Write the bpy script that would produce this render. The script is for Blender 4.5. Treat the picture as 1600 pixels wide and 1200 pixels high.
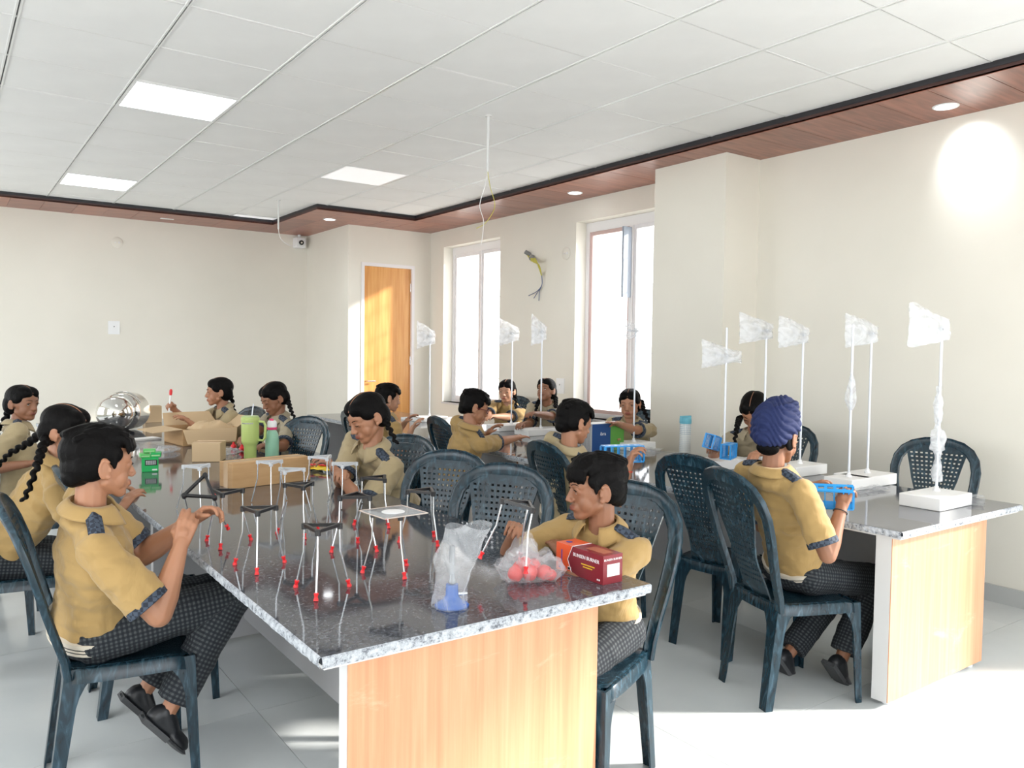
import bpy, math, random
import numpy as np
from mathutils import Vector, Matrix, noise
random.seed(7)
for o in list(bpy.data.objects): bpy.data.objects.remove(o)
SC = bpy.context.scene
COL = SC.collection
PI = math.pi
# ------------------------------------------------------------------ camera
FPX, YAW, PITCH, ROLL, CAMH = 1249.0, 0.621915, -0.041807, 0.0131756, 1.44
_F = Vector((math.sin(YAW)*math.cos(PITCH), math.cos(YAW)*math.cos(PITCH), math.sin(PITCH)))
_R0 = Vector((math.cos(YAW), -math.sin(YAW), 0)); _U0 = _R0.cross(_F)
_R = math.cos(ROLL)*_R0 + math.sin(ROLL)*_U0
_U = math.cos(ROLL)*_U0 - math.sin(ROLL)*_R0
CP = Vector((0, 0, CAMH))
cam = bpy.data.cameras.new('camera'); cam.sensor_width = 36; cam.lens = 36*FPX/1600; cam.clip_start = .05
co = bpy.data.objects.new('camera', cam); COL.objects.link(co)
co.matrix_world = Matrix(((_R.x, _U.x, -_F.x, 0), (_R.y, _U.y, -_F.y, 0), (_R.z, _U.z, -_F.z, CAMH), (0, 0, 0, 1)))
SC.camera = co
def ray(px, py): return _F + ((px-800)/FPX)*_R - ((py-600)/FPX)*_U
def at(px, py, d): return CP + ray(px, py)*d
def tz(px, py, z):
    r = ray(px, py); return CP + r*((z-CAMH)/r.z)
def tx(px, py, x):
    r = ray(px, py); return CP + r*(x/r.x)
# ------------------------------------------------------------------ light
SC.view_settings.view_transform = 'Standard'; SC.view_settings.look = 'None'
SC.view_settings.gamma = 1; SC.view_settings.use_curve_mapping = False
SC.view_settings.exposure = 0.42
w = bpy.data.worlds.new('sky'); SC.world = w; w.use_nodes = True
bg = w.node_tree.nodes['Background']; bg.inputs[0].default_value = (.93, .965, 1, 1); bg.inputs[1].default_value = 3.6
def light(name, kind, loc, energy, color=(1, 1, 1), **k):
    l = bpy.data.lights.new(name, kind); l.energy = energy; l.color = color
    for a, b in k.items(): setattr(l, a, b)
    o = bpy.data.objects.new(name, l); COL.objects.link(o); o.location = loc
    return o
sun = light('sun', 'SUN', (8, -6, 9), 6.8, (1, .95, .88), angle=math.radians(4))
def aim(o, d): o.rotation_euler = Vector(d).to_track_quat('-Z', 'Y').to_euler()
aim(sun, (-.80, .52, -.42))
def portal(loc, d, sx, sy):
    o = light('sky_portal', 'AREA', loc, 1.0, shape='RECTANGLE', size=sx, size_y=sy); aim(o, d); o.data.cycles.is_portal = True
# ------------------------------------------------------------------ materials
def mat(name, col, rough=.5, metal=0., **k):
    m = bpy.data.materials.new(name); m.use_nodes = True
    b = m.node_tree.nodes['Principled BSDF']
    b.inputs['Base Color'].default_value = (*col, 1); b.inputs['Roughness'].default_value = rough
    b.inputs['Metallic'].default_value = metal
    for a, v in k.items(): b.inputs[a.replace('_', ' ')].default_value = v
    return m
def N(m, t, **k):
    n = m.node_tree.nodes.new(t)
    for a, v in k.items():
        if a in n.inputs: n.inputs[a].default_value = v
        else: setattr(n, a, v)
    return n
def L(m, a, b): m.node_tree.links.new(a, b)
def B(m): return m.node_tree.nodes['Principled BSDF']
def mathn(m, op, a, b=None, c=None):
    n = m.node_tree.nodes.new('ShaderNodeMath'); n.operation = op
    for i, v in enumerate((a, b, c)):
        if v is None: continue
        if isinstance(v, (int, float)): n.inputs[i].default_value = v
        else: L(m, v, n.inputs[i])
    return n.outputs[0]
def ramp(m, fac, stops):
    r = m.node_tree.nodes.new('ShaderNodeValToRGB'); L(m, fac, r.inputs[0]); e = r.color_ramp.elements
    while len(e) < len(stops): e.new(.5)
    for i, (p, c) in enumerate(stops): e[i].position = p; e[i].color = (*c, 1)
    return r.outputs[0]
def coords(m, scale=(1, 1, 1), kind='Object', rot=(0, 0, 0)):
    t = N(m, 'ShaderNodeTexCoord'); mp = N(m, 'ShaderNodeMapping'); L(m, t.outputs[kind], mp.inputs[0])
    mp.inputs['Scale'].default_value = scale; mp.inputs['Rotation'].default_value = rot
    return mp.outputs[0]
def noisy(m, stops, scale=5, detail=4, cs=(1, 1, 1), dist=0., rough=.55, bump=0., kind='Object'):
    c = coords(m, cs, kind); n = N(m, 'ShaderNodeTexNoise'); L(m, c, n.inputs['Vector'])
    n.inputs['Scale'].default_value = scale; n.inputs['Detail'].default_value = detail
    n.inputs['Distortion'].default_value = dist; n.inputs['Roughness'].default_value = rough
    L(m, ramp(m, n.outputs[0], stops), B(m).inputs['Base Color'])
    if bump:
        b = N(m, 'ShaderNodeBump'); b.inputs['Strength'].default_value = bump; b.inputs['Distance'].default_value = .01
        L(m, n.outputs[0], b.inputs['Height']); L(m, b.outputs[0], B(m).inputs['Normal'])
    return n
M = {}
M['wall'] = mat('cream_paint', (.80, .775, .69), .6); noisy(M['wall'], [(.3, (.775, .75, .67)), (.7, (.82, .79, .71))], 1.2, 3)
M['tile'] = mat('ceiling_board', (.80, .80, .79), .7); noisy(M['tile'], [(.3, (.87, .87, .865)), (.7, (.91, .91, .905))], 3, 3)
M['groove'] = mat('grey_bar_groove', (.07, .07, .075), .6)
M['tbar'] = mat('white_steel_bar', (.82, .82, .81), .4)
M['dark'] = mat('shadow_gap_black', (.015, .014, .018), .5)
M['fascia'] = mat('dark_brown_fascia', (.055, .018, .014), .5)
m = M['soffit'] = mat('walnut_laminate', (.3, .1, .06), .28)
c = coords(m, (1, 1, 1)); n = N(m, 'ShaderNodeTexNoise'); mp = coords(m, (1.2, 14, 1)); L(m, mp, n.inputs[0]); n.inputs['Scale'].default_value = 2.2; n.inputs['Detail'].default_value = 6; n.inputs['Distortion'].default_value = .6
oi = N(m, 'ShaderNodeObjectInfo'); sh = mathn(m, 'MULTIPLY_ADD', oi.outputs['Random'], .22, -.11); f = mathn(m, 'ADD', n.outputs[0], sh)
L(m, ramp(m, f, [(.28, (.20, .062, .04)), (.5, (.31, .105, .065)), (.72, (.42, .16, .10))]), B(m).inputs['Base Color'])
m = M['wood'] = mat('oak_laminate', (.7, .42, .22), .35)
n = N(m, 'ShaderNodeTexNoise'); L(m, coords(m, (30, 30, .9)), n.inputs[0]); n.inputs['Scale'].default_value = 1.6; n.inputs['Detail'].default_value = 7; n.inputs['Roughness'].default_value = .62
n2 = N(m, 'ShaderNodeTexNoise'); L(m, coords(m, (3.2, 3.2, .25)), n2.inputs[0]); n2.inputs['Scale'].default_value = 1.7; n2.inputs['Distortion'].default_value = 1.2
f = mathn(m, 'ADD', mathn(m, 'MULTIPLY', n.outputs[0], .65), mathn(m, 'MULTIPLY', n2.outputs[0], .35))
base = ramp(m, f, [(.36, (.50, .235, .120)), (.5, (.58, .290, .155)), (.64, (.64, .345, .20))])
n3 = N(m, 'ShaderNodeTexNoise'); L(m, coords(m, (1.1, 1, 2.6), rot=(0, .5, 0)), n3.inputs[0]); n3.inputs['Scale'].default_value = 2.3; n3.inputs['Detail'].default_value = 9; n3.inputs['Roughness'].default_value = .72; n3.inputs['Distortion'].default_value = .8
k = ramp(m, n3.outputs[0], [(.60, (0, 0, 0)), (.75, (.40, .40, .40))])
mx = N(m, 'ShaderNodeMix', data_type='RGBA'); L(m, k, mx.inputs[0]); L(m, base, mx.inputs[6]); mx.inputs[7].default_value = (.78, .62, .46, 1); L(m, mx.outputs[2], B(m).inputs['Base Color'])
m = M['granite'] = mat('dark_polished_granite', (.05, .05, .055), .07)
v = N(m, 'ShaderNodeTexNoise'); L(m, coords(m), v.inputs[0]); v.inputs['Scale'].default_value = 95; v.inputs['Detail'].default_value = 5; v.inputs['Roughness'].default_value = .8
v2 = N(m, 'ShaderNodeTexNoise'); L(m, coords(m, (3, 1, 1)), v2.inputs[0]); v2.inputs['Scale'].default_value = 1.5; v2.inputs['Detail'].default_value = 6
f = mathn(m, 'ADD', mathn(m, 'MULTIPLY', v.outputs[0], .75), mathn(m, 'MULTIPLY', v2.outputs[0], .25))
L(m, ramp(m, f, [(.35, (.022, .024, .030)), (.52, (.070, .074, .088)), (.62, (.17, .178, .20)), (.75, (.28, .285, .31))]), B(m).inputs['Base Color'])
L(m, mathn(m, 'MULTIPLY_ADD', v2.outputs[0], .16, -.01), B(m).inputs['Roughness']); B(m).inputs['IOR'].default_value = 1.75
m = M['granite_edge'] = mat('rough_granite_edge', (.4, .42, .45), .6)
noisy(m, [(.38, (.10, .11, .13)), (.47, (.36, .39, .43)), (.6, (.55, .58, .62))], 60, 5, rough=.8, bump=.5)
M['panel_white'] = mat('white_panel_board', (.66, .66, .66), .45)
M['modesty'] = mat('grey_panel_board', (.42, .42, .43), .5)
m = M['floor'] = mat('pale_vitrified_tile', (.62, .66, .66), .16)
nn = noisy(m, [(.3, (.60, .635, .64)), (.55, (.68, .71, .71)), (.75, (.75, .775, .77))], 1.1, 6, dist=.4)
M['grout'] = mat('grey_grout', (.30, .31, .31), .8)
m = M['plastic'] = mat('teal_navy_chair_plastic', (.02, .05, .08), .27)
n = N(m, 'ShaderNodeTexNoise'); L(m, coords(m, (3, 3, .8)), n.inputs[0]); n.inputs['Scale'].default_value = 7; n.inputs['Detail'].default_value = 5; n.inputs['Distortion'].default_value = 3.2
L(m, ramp(m, n.outputs[0], [(.3, (.003, .013, .022)), (.52, (.006, .025, .039)), (.66, (.022, .058, .085)), (.8, (.07, .12, .16))]), B(m).inputs['Base Color'])
M['black'] = mat('black_plastic', (.012, .012, .014), .35)
M['grey_top'] = mat('pale_grey_plastic', (.55, .57, .60), .3)
M['steel'] = mat('bright_steel_wire', (.62, .64, .66), .25, .85)
M['chrome'] = mat('polished_chrome', (.80, .79, .76), .06, 1.)
M['red'] = mat('red_rubber', (.75, .02, .025), .35)
M['blue'] = mat('blue_plastic', (.012, .20, .62), .3)
M['rackblue'] = mat('sky_blue_plastic', (.01, .25, .62), .35)
M['blueenamel'] = mat('blue_enamel', (.004, .085, .36), .25)
M['white'] = mat('white_plastic', (.86, .87, .88), .35)
M['whiterod'] = mat('aluminium_rod', (.75, .79, .85), .3, .15)
M['foam'] = mat('white_base_box', (.88, .88, .87), .5)
M['card'] = mat('cardboard', (.55, .35, .18), .75); noisy(M['card'], [(.35, (.50, .30, .135)), (.65, (.57, .355, .175))], 4, 4, cs=(1, 1, 8))
M['card2'] = mat('pale_cardboard', (.62, .45, .27), .75)
M['tape'] = mat('clear_brown_tape', (.62, .42, .24), .25)
M['cardin'] = mat('cardboard_inside', (.30, .19, .11), .8)
M['green'] = mat('green_box_print', (.01, .42, .10), .4)
M['lgreen'] = mat('light_green_box_print', (.10, .52, .12), .4)
M['lime'] = mat('lime_green_enamel', (.50, .62, .20), .35)
M['mint'] = mat('mint_enamel', (.30, .56, .40), .35)
M['pink'] = mat('pink_rubber', (.80, .06, .20), .4)
M['maroon'] = mat('maroon_print', (.22, .015, .025), .3)
M['orange'] = mat('orange_print', (.80, .10, .025), .3)
M['yellow'] = mat('yellow_print', (.85, .60, .03), .4)
M['paper'] = mat('white_paper', (.85, .85, .84), .6)
M['print'] = mat('black_print', (.01, .01, .012), .5)
M['navyprint'] = mat('navy_box_print', (.01, .06, .22), .4)
M['grassprint'] = mat('green_carton_print', (.10, .32, .05), .4)
M['redball'] = mat('pale_red_rubber', (.62, .06, .055), .4)
M['turban'] = mat('navy_turban_cotton', (.005, .014, .078), .8)
M['shoe'] = mat('black_shoe_leather', (.012, .013, .016), .4)
M['sole'] = mat('dark_grey_shoe_sole', (.06, .062, .065), .6)
M['eye'] = mat('eye_white', (.75, .73, .70), .2)
M['iris'] = mat('dark_brown_iris', (.015, .008, .005), .15)
M['string'] = mat('red_thread', (.7, .03, .02), .6)
M['button'] = mat('dark_button', (.03, .02, .018), .4)
M['wire_b'] = mat('blue_grey_cable', (.12, .16, .28), .5)
M['wire_y'] = mat('yellow_cable', (.55, .50, .08), .5)
M['frame'] = mat('white_window_frame', (.84, .82, .83), .4)
M['pinkframe'] = mat('pale_rose_window_frame', (.62, .45, .42), .5)
m = M['glass'] = bpy.data.materials.new('window_glass'); m.use_nodes = True; nt = m.node_tree; nt.nodes.clear()
_o = nt.nodes.new('ShaderNodeOutputMaterial'); _x = nt.nodes.new('ShaderNodeMixShader'); _t = nt.nodes.new('ShaderNodeBsdfTransparent'); _g = nt.nodes.new('ShaderNodeBsdfGlossy'); _g.inputs['Roughness'].default_value = .03; _x.inputs[0].default_value = .06; L(m, _t.outputs[0], _x.inputs[1]); L(m, _g.outputs[0], _x.inputs[2]); L(m, _x.outputs[0], _o.inputs[0])
m = M['door'] = mat('orange_oak_door', (.75, .36, .12), .35)
n = N(m, 'ShaderNodeTexNoise'); L(m, coords(m, (14, 14, .8)), n.inputs[0]); n.inputs['Scale'].default_value = 2; n.inputs['Detail'].default_value = 6
L(m, ramp(m, n.outputs[0], [(.3, (.66, .28, .07)), (.7, (.80, .42, .14))]), B(m).inputs['Base Color'])
M['blackhair'] = mat('black_hair', (.0045, .004, .004), .5, Specular_IOR_Level=.07)
m = M['blackhair']; w_ = N(m, 'ShaderNodeTexNoise'); L(m, coords(m, (1, 1, 1)), w_.inputs[0]); w_.inputs['Scale'].default_value = 60; w_.inputs['Detail'].default_value = 3; w_.inputs['Distortion'].default_value = 1
b_ = N(m, 'ShaderNodeBump'); b_.inputs['Strength'].default_value = .6; b_.inputs['Distance'].default_value = .004; L(m, w_.outputs[0], b_.inputs['Height']); L(m, b_.outputs[0], B(m).inputs['Normal'])
def emis(name, col, s):
    m = mat(name, (.9, .9, .9), .5); B(m).inputs['Emission Color'].default_value = (*col, 1); B(m).inputs['Emission Strength'].default_value = s; return m
M['panel_lit'] = emis('lit_ceiling_panel', (.95, .98, 1), 4.0)
M['panel_dim'] = emis('dim_ceiling_panel', (.98, .98, 1), .35)  # weak emission added so the unlit-looking panels stay pale
M['spot_lit'] = emis('lit_downlight_lens', (.95, .97, 1), 9)
def bagmat(name, col, a):
    m = bpy.data.materials.new(name); m.use_nodes = True; nt = m.node_tree; nt.nodes.clear()
    o = nt.nodes.new('ShaderNodeOutputMaterial'); mx = nt.nodes.new('ShaderNodeMixShader'); t = nt.nodes.new('ShaderNodeBsdfTransparent')
    p = nt.nodes.new('ShaderNodeBsdfPrincipled'); p.inputs['Base Color'].default_value = (*col, 1); p.inputs['Roughness'].default_value = .18
    tl = nt.nodes.new('ShaderNodeBsdfTranslucent'); tl.inputs[0].default_value = (*col, 1)
    m2 = nt.nodes.new('ShaderNodeMixShader'); m2.inputs[0].default_value = .4
    L(m, p.outputs[0], m2.inputs[1]); L(m, tl.outputs[0], m2.inputs[2])
    n = N(m, 'ShaderNodeTexNoise'); L(m, coords(m), n.inputs[0]); n.inputs['Scale'].default_value = 11; n.inputs['Detail'].default_value = 3; n.inputs['Distortion'].default_value = 1.5
    r = ramp(m, n.outputs[0], [(.35, (a*.55,)*3), (.6, (min(1, a*1.35),)*3)])
    b = N(m, 'ShaderNodeBump'); b.inputs['Strength'].default_value = 1; b.inputs['Distance'].default_value = .006; L(m, n.outputs[0], b.inputs['Height']); L(m, b.outputs[0], p.inputs['Normal'])
    L(m, r, mx.inputs[0]); L(m, t.outputs[0], mx.inputs[1]); L(m, m2.outputs[0], mx.inputs[2]); L(m, mx.outputs[0], o.inputs[0])
    return m
M['bag'] = bagmat('milky_plastic_film', (.93, .95, .98), .5)
M['clearbag'] = bagmat('clear_plastic_film', (.90, .93, .97), .23)
# cloth
def shirtmat(name, col):
    m = mat(name, col, .8); B(m).inputs['Sheen Weight'].default_value = .15
    n = N(m, 'ShaderNodeTexNoise'); L(m, coords(m, (1, 1, .6)), n.inputs[0]); n.inputs['Scale'].default_value = 9; n.inputs['Detail'].default_value = 4; n.inputs['Distortion'].default_value = .8
    b = N(m, 'ShaderNodeBump'); b.inputs['Strength'].default_value = .55; b.inputs['Distance'].default_value = .02; L(m, n.outputs[0], b.inputs['Height']); L(m, b.outputs[0], B(m).inputs['Normal'])
    return m
M['shirt'] = shirtmat('khaki_gold_shirt', (.37, .238, .085))
M['shirt2'] = shirtmat('khaki_beige_shirt', (.38, .30, .17))
M['shirt3'] = shirtmat('khaki_grey_shirt', (.34, .285, .19))
m = M['check'] = mat('navy_check_cloth', (.02, .025, .035), .85)
a = N(m, 'ShaderNodeAttribute', attribute_name='cl'); ww = N(m, 'ShaderNodeAttribute', attribute_name='cw')
s1 = N(m, 'ShaderNodeSeparateXYZ'); s2 = N(m, 'ShaderNodeSeparateXYZ'); L(m, a.outputs['Vector'], s1.inputs[0]); L(m, ww.outputs['Vector'], s2.inputs[0])
tot = None; wt = None
for i in range(3):
    fr = mathn(m, 'FRACT', mathn(m, 'MULTIPLY', s1.outputs[i], 70)); st = mathn(m, 'LESS_THAN', mathn(m, 'ABSOLUTE', mathn(m, 'SUBTRACT', fr, .5)), .24)
    t_ = mathn(m, 'MULTIPLY', st, s2.outputs[i]); tot = t_ if tot is None else mathn(m, 'ADD', tot, t_); wt = s2.outputs[i] if wt is None else mathn(m, 'ADD', wt, s2.outputs[i])
q = mathn(m, 'DIVIDE', tot, mathn(m, 'MAXIMUM', wt, .01))
L(m, ramp(m, q, [(.2, (.006, .008, .013)), (.5, (.014, .018, .024)), (.9, (.058, .066, .07))]), B(m).inputs['Base Color'])
m = M['band_check'] = mat('navy_check_trim', (.02, .03, .05), .8)
c = coords(m); ch = N(m, 'ShaderNodeTexChecker'); L(m, c, ch.inputs[0]); ch.inputs['Scale'].default_value = 75; ch.inputs['Color1'].default_value = (.012, .018, .032, 1); ch.inputs['Color2'].default_value = (.05, .068, .10, 1); L(m, ch.outputs[0], B(m).inputs['Base Color'])
M['rib'] = mat('white_knit_waistband', (.62, .56, .46), .8)
def skinmat(name, col):
    m = mat(name, col, .48); B(m).inputs['Subsurface Weight'].default_value = .12; B(m).inputs['Subsurface Radius'].default_value = (.012, .005, .003); B(m).inputs['Subsurface Scale'].default_value = 1.0
    a = N(m, 'ShaderNodeAttribute', attribute_name='tint'); mx = N(m, 'ShaderNodeMix', data_type='RGBA'); L(m, a.outputs['Fac'], mx.inputs[0])
    mx.inputs[6].default_value = (*col, 1); mx.inputs[7].default_value = (col[0]*.62, col[1]*.30, col[2]*.32, 1); L(m, mx.outputs[2], B(m).inputs['Base Color'])
    return m
M['skin'] = skinmat('light_brown_skin', (.385, .180, .100)); M['skin2'] = skinmat('brown_skin', (.27, .120, .064)); M['skin3'] = skinmat('fair_brown_skin', (.45, .235, .145))

# ------------------------------------------------------------------ geometry kit
class G:
    def __init__(s): s.v = []; s.f = []; s.m = []; s.mi = 0
    def add(s, vs, fs):
        b = len(s.v); s.v += [tuple(v) for v in vs]; s.f += [tuple(i+b for i in f) for f in fs]; s.m += [s.mi]*len(fs); return s
    def mat(s, i): s.mi = i; return s
    def box(s, lo, hi, X=None):
        (a, b, c), (d, e, f) = lo, hi
        vs = [(a, b, c), (d, b, c), (d, e, c), (a, e, c), (a, b, f), (d, b, f), (d, e, f), (a, e, f)]
        if X is not None: vs = [X @ Vector(v) for v in vs]
        return s.add(vs, [(0, 3, 2, 1), (4, 5, 6, 7), (0, 1, 5, 4), (1, 2, 6, 5), (2, 3, 7, 6), (3, 0, 4, 7)])
    def ell(s, c, r, X=None, n=14, k=9):
        c = Vector(c); vs = [Vector((0, 0, r[2]))]; fs = []
        for i in range(1, k):
            t = PI*i/k
            for j in range(n):
                p = 2*PI*j/n; vs.append(Vector((r[0]*math.sin(t)*math.cos(p), r[1]*math.sin(t)*math.sin(p), r[2]*math.cos(t))))
        vs.append(Vector((0, 0, -r[2])))
        for j in range(n): fs.append((0, 1+j, 1+(j+1) % n))
        for i in range(k-2):
            for j in range(n):
                a = 1+i*n+j; b = 1+i*n+(j+1) % n; fs.append((a, a+n, b+n, b))
        e = len(vs)-1; o = 1+(k-2)*n
        for j in range(n): fs.append((e, o+(j+1) % n, o+j))
        if X is None: vs = [v+c for v in vs]
        elif len(X) == 3: vs = [X @ v+c for v in vs]
        else: vs = [X @ (v+c) for v in vs]
        return s.add(vs, fs)
    def rings(s, P, Fr, prof, closed=False, cap=True):
        """loft: P points, Fr list of (a,b) axis vectors, prof(i)-> list of 2d pts"""
        n = None; vs = []; fs = []
        for i, p in enumerate(P):
            pr = prof(i); n = len(pr)
            for (x, y) in pr: vs.append(Vector(p)+Fr[i][0]*x+Fr[i][1]*y)
        m_ = len(P)
        for i in range(m_ if closed else m_-1):
            a = i*n; b = ((i+1) % m_)*n
            for j in range(n): k = (j+1) % n; fs.append((a+j, a+k, b+k, b+j))
        if cap and not closed:
            fs.append(tuple(range(n))[::-1]); fs.append(tuple((m_-1)*n+j for j in range(n)))
        return s.add(vs, fs)
    def tube(s, P, r, n=10, closed=False, round_ends=False, flat=1.):
        P = [Vector(p) for p in P]; R_ = r if isinstance(r, (list, tuple)) else [r]*len(P)
        if round_ends and not closed:
            d0 = (P[0]-P[1]).normalized(); d1 = (P[-1]-P[-2]).normalized(); A = []; RA = []
            for a in (1., .85, .5): A.append(P[0]+d0*R_[0]*a); RA.append(R_[0]*math.sqrt(max(.0004, 1-a*a)))
            Z = []; RZ = []
            for a in (.5, .85, 1.): Z.append(P[-1]+d1*R_[-1]*a); RZ.append(R_[-1]*math.sqrt(max(.0004, 1-a*a)))
            P = A+P+Z; R_ = RA+list(R_)+RZ
        Fr = []; up = None; m_ = len(P)
        for i in range(m_):
            t = (P[(i+1) % m_]-P[i-1]) if closed else (P[min(i+1, m_-1)]-P[max(i-1, 0)])
            t = t.normalized() if t.length > 1e-9 else Vector((0, 0, 1))
            if up is None: up = Vector((0, 0, 1)) if abs(t.z) < .9 else Vector((1, 0, 0))
            a = t.cross(up)
            if a.length < 1e-6: a = t.orthogonal()
            a.normalize(); b = a.cross(t).normalized(); up = b; Fr.append((a, b))
        return s.rings(P, Fr, lambda i: [(R_[i]*math.cos(2*PI*j/n), R_[i]*flat*math.sin(2*PI*j/n)) for j in range(n)][::-1], closed)
    def cap(s, a, b, ra, rb, n=12): return s.tube([a, (Vector(a)+Vector(b))/2, b], [ra, (ra+rb)/2, rb], n, round_ends=True)
    def frust(s, a, b, ra, rb, n=16): return s.tube([a, b], [ra, rb], n)
    def lathe(s, prof, n=24, X=None):
        vs = []; fs = []
        for (r, z) in prof:
            for j in range(n): vs.append(Vector((r*math.cos(2*PI*j/n), r*math.sin(2*PI*j/n), z)))
        k = len(prof)
        for i in range(k-1):
            for j in range(n):
                a = i*n+j; b = i*n+(j+1) % n; fs.append((a, b, b+n, a+n))
        fs.append(tuple(range(n))[::-1]); fs.append(tuple((k-1)*n+j for j in range(n)))
        if X is not None: vs = [X @ v for v in vs]
        return s.add(vs, fs)
    def grid(s, fn, nu, nv, flip=False):
        vs = [fn(i/nu, j/nv) for j in range(nv+1) for i in range(nu+1)]; fs = []
        for j in range(nv):
            for i in range(nu):
                a = j*(nu+1)+i; q = (a, a+1, a+nu+2, a+nu+1); fs.append(q[::-1] if flip else q)
        return s.add(vs, fs)
def rootoff(o):
    v = Vector((0, 0, 0))
    while o is not None: v += Vector(o.location); o = o.parent
    return v
def mk(g, name, mats, parent=None, world=False, smooth=False, sharp=35):
    me = bpy.data.meshes.new(name); off = rootoff(parent) if (world and parent) else Vector((0, 0, 0))
    me.from_pydata([tuple(Vector(v)-off) for v in g.v], [], g.f)
    if not isinstance(mats, (list, tuple)): mats = [mats]
    for x in mats: me.materials.append(x)
    if len(mats) > 1: me.polygons.foreach_set('material_index', g.m)
    if smooth:
        me.polygons.foreach_set('use_smooth', [True]*len(me.polygons)); me.update()
        try: me.set_sharp_from_angle(angle=math.radians(sharp))
        except Exception: pass
    me.update(); o = bpy.data.objects.new(name, me); COL.objects.link(o)
    if parent: o.parent = parent
    return o
def bake(o, mods):
    for t, k in mods:
        md = o.modifiers.new(t, t)
        for a, b in k.items(): setattr(md, a, b)
    dg = bpy.context.evaluated_depsgraph_get(); dg.update(); e = o.evaluated_get(dg)
    me = bpy.data.meshes.new_from_object(e, depsgraph=dg); old = o.data; o.modifiers.clear(); o.data = me; me.name = o.name
    bpy.data.meshes.remove(old); return o
def remesh(g, name, m, parent, vox, smooth=3, world=True):
    o = mk(g, name, m, parent, world)
    bake(o, [('REMESH', dict(mode='VOXEL', voxel_size=vox)), ('SMOOTH', dict(factor=.5, iterations=smooth))])
    o.data.polygons.foreach_set('use_smooth', [True]*len(o.data.polygons))
    if not o.data.materials: o.data.materials.append(m)
    return o
def thing(name, label, cat, loc=(0, 0, 0), rz=0., group=None):
    o = bpy.data.objects.new(name, None); COL.objects.link(o); o.location = loc; o.rotation_euler = (0, 0, rz); o.empty_display_size = .1
    return tag(o, label, cat, group)
def tag(o, label, cat, group=None):
    o['label'] = label; o['category'] = cat
    if group: o['group'] = group
    return o
def struct(o): o['kind'] = 'structure'; return o
KIDS = {}
def dup(root, loc=None, rz=None, label=None, group=None):
    def cp(o, par):
        c = o.copy(); COL.objects.link(c)
        if par: c.parent = par
        for ch in o.children: cp(ch, c)
        return c
    r = cp(root, None)
    if loc is not None: r.location = loc
    if rz is not None: r.rotation_euler = (0, 0, rz)
    if label: r['label'] = label
    if group: r['group'] = group
    return r
def RZ(deg): return -math.radians(deg)          # compass bearing (0 = +Y, 90 = +X) to object rotation
def dirb(deg): return Vector((math.sin(math.radians(deg)), math.cos(math.radians(deg)), 0))

# ------------------------------------------------------------------ room
WX, DY, FY, BX = 5.04, 8.82, 10.12, 3.93        # window wall, door wall, far wall, side of the boxed-out bay
ZS, ZC, LX, NY = 2.895, 2.955, -2.7, -2.6
g = G()
def wallbox(g, y0, y1, holes):                  # window wall along Y with openings
    ys = y0
    for (a, b, z0, z1) in holes:
        g.box((WX, ys, 0), (WX+.28, a, 3.1)); g.box((WX, a, z1), (WX+.28, b, 3.1))
        if z0 > 0: g.box((WX, a, 0), (WX+.28, b, z0))
        ys = b
    g.box((WX, ys, 0), (WX+.28, y1, 3.1))
WIN = [(4.765, 5.995, .80, 2.69), (7.285, 8.50, .80, 2.69)]
wallbox(g, NY-.2, FY+.2, [(-1.9, .9, 0, 2.5)]+WIN)
struct(mk(g, 'wall_right', M['wall']))
g = G(); g.box((4.655, 3.865, 0), (WX+.01, 4.574, ZC)); struct(mk(g, 'wall_pillar', M['wall']))
g = G(); g.box((LX, FY, 0), (BX+.2, FY+.2, 3.1)); struct(mk(g, 'wall_back', M['wall']))
g = G(); g.box((BX, DY, 0), (4.095, FY, 3.1)); g.box((4.81, DY, 0), (WX, FY, 3.1)); g.box((4.095, DY, 2.47), (4.81, FY, 3.1)); g.box((4.095, DY+.3, 0), (4.81, FY, 2.47)); struct(mk(g, 'wall_bay', M['wall']))
g = G()
for (a, b, z0, z1) in [(NY-.2, 0, 0, 3.1), (0, 4.4, 0, .5), (0, 4.4, 2.7, 3.1), (4.4, 6.0, 0, 3.1), (6.0, 9.6, 0, .5), (6.0, 9.6, 2.7, 3.1), (9.6, FY, 0, 3.1)]: g.box((LX-.2, a, z0), (LX, b, z1))  # unseen window openings, enlarged to bring more daylight inside
struct(mk(g, 'wall_left', M['wall']))
g = G()
for (a, b, z0, z1) in [(LX, -1.6, 0, 3.1), (-1.6, 3.6, 2.75, 3.1), (3.6, WX, 0, 3.1)]: g.box((a, NY-.2, z0), (b, NY, z1))  # unseen full-height opening, shaped so daylight bounces off the floor onto the ceiling
struct(mk(g, 'wall_front', M['wall']))
portal((LX-.1, 2.2, 1.6), (1, 0, 0), 4.4, 2.2); portal((LX-.1, 7.8, 1.6), (1, 0, 0), 3.6, 2.2)
portal((1.0, NY-.1, 1.375), (0, 1, 0), 5.2, 2.75); portal((WX+.2, -.5, 1.25), (-1, 0, 0), 2.8, 2.5)
for (a, b, z0, z1) in WIN: portal((WX+.3, (a+b)/2, (z0+z1)/2), (-1, 0, 0), b-a, z1-z0)
g = G(); g.box((-40, -40, -.6), (60, 60, -.5)); struct(mk(g, 'ground', mat('pale_outdoor_concrete', (.72, .71, .68), .9)))
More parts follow.
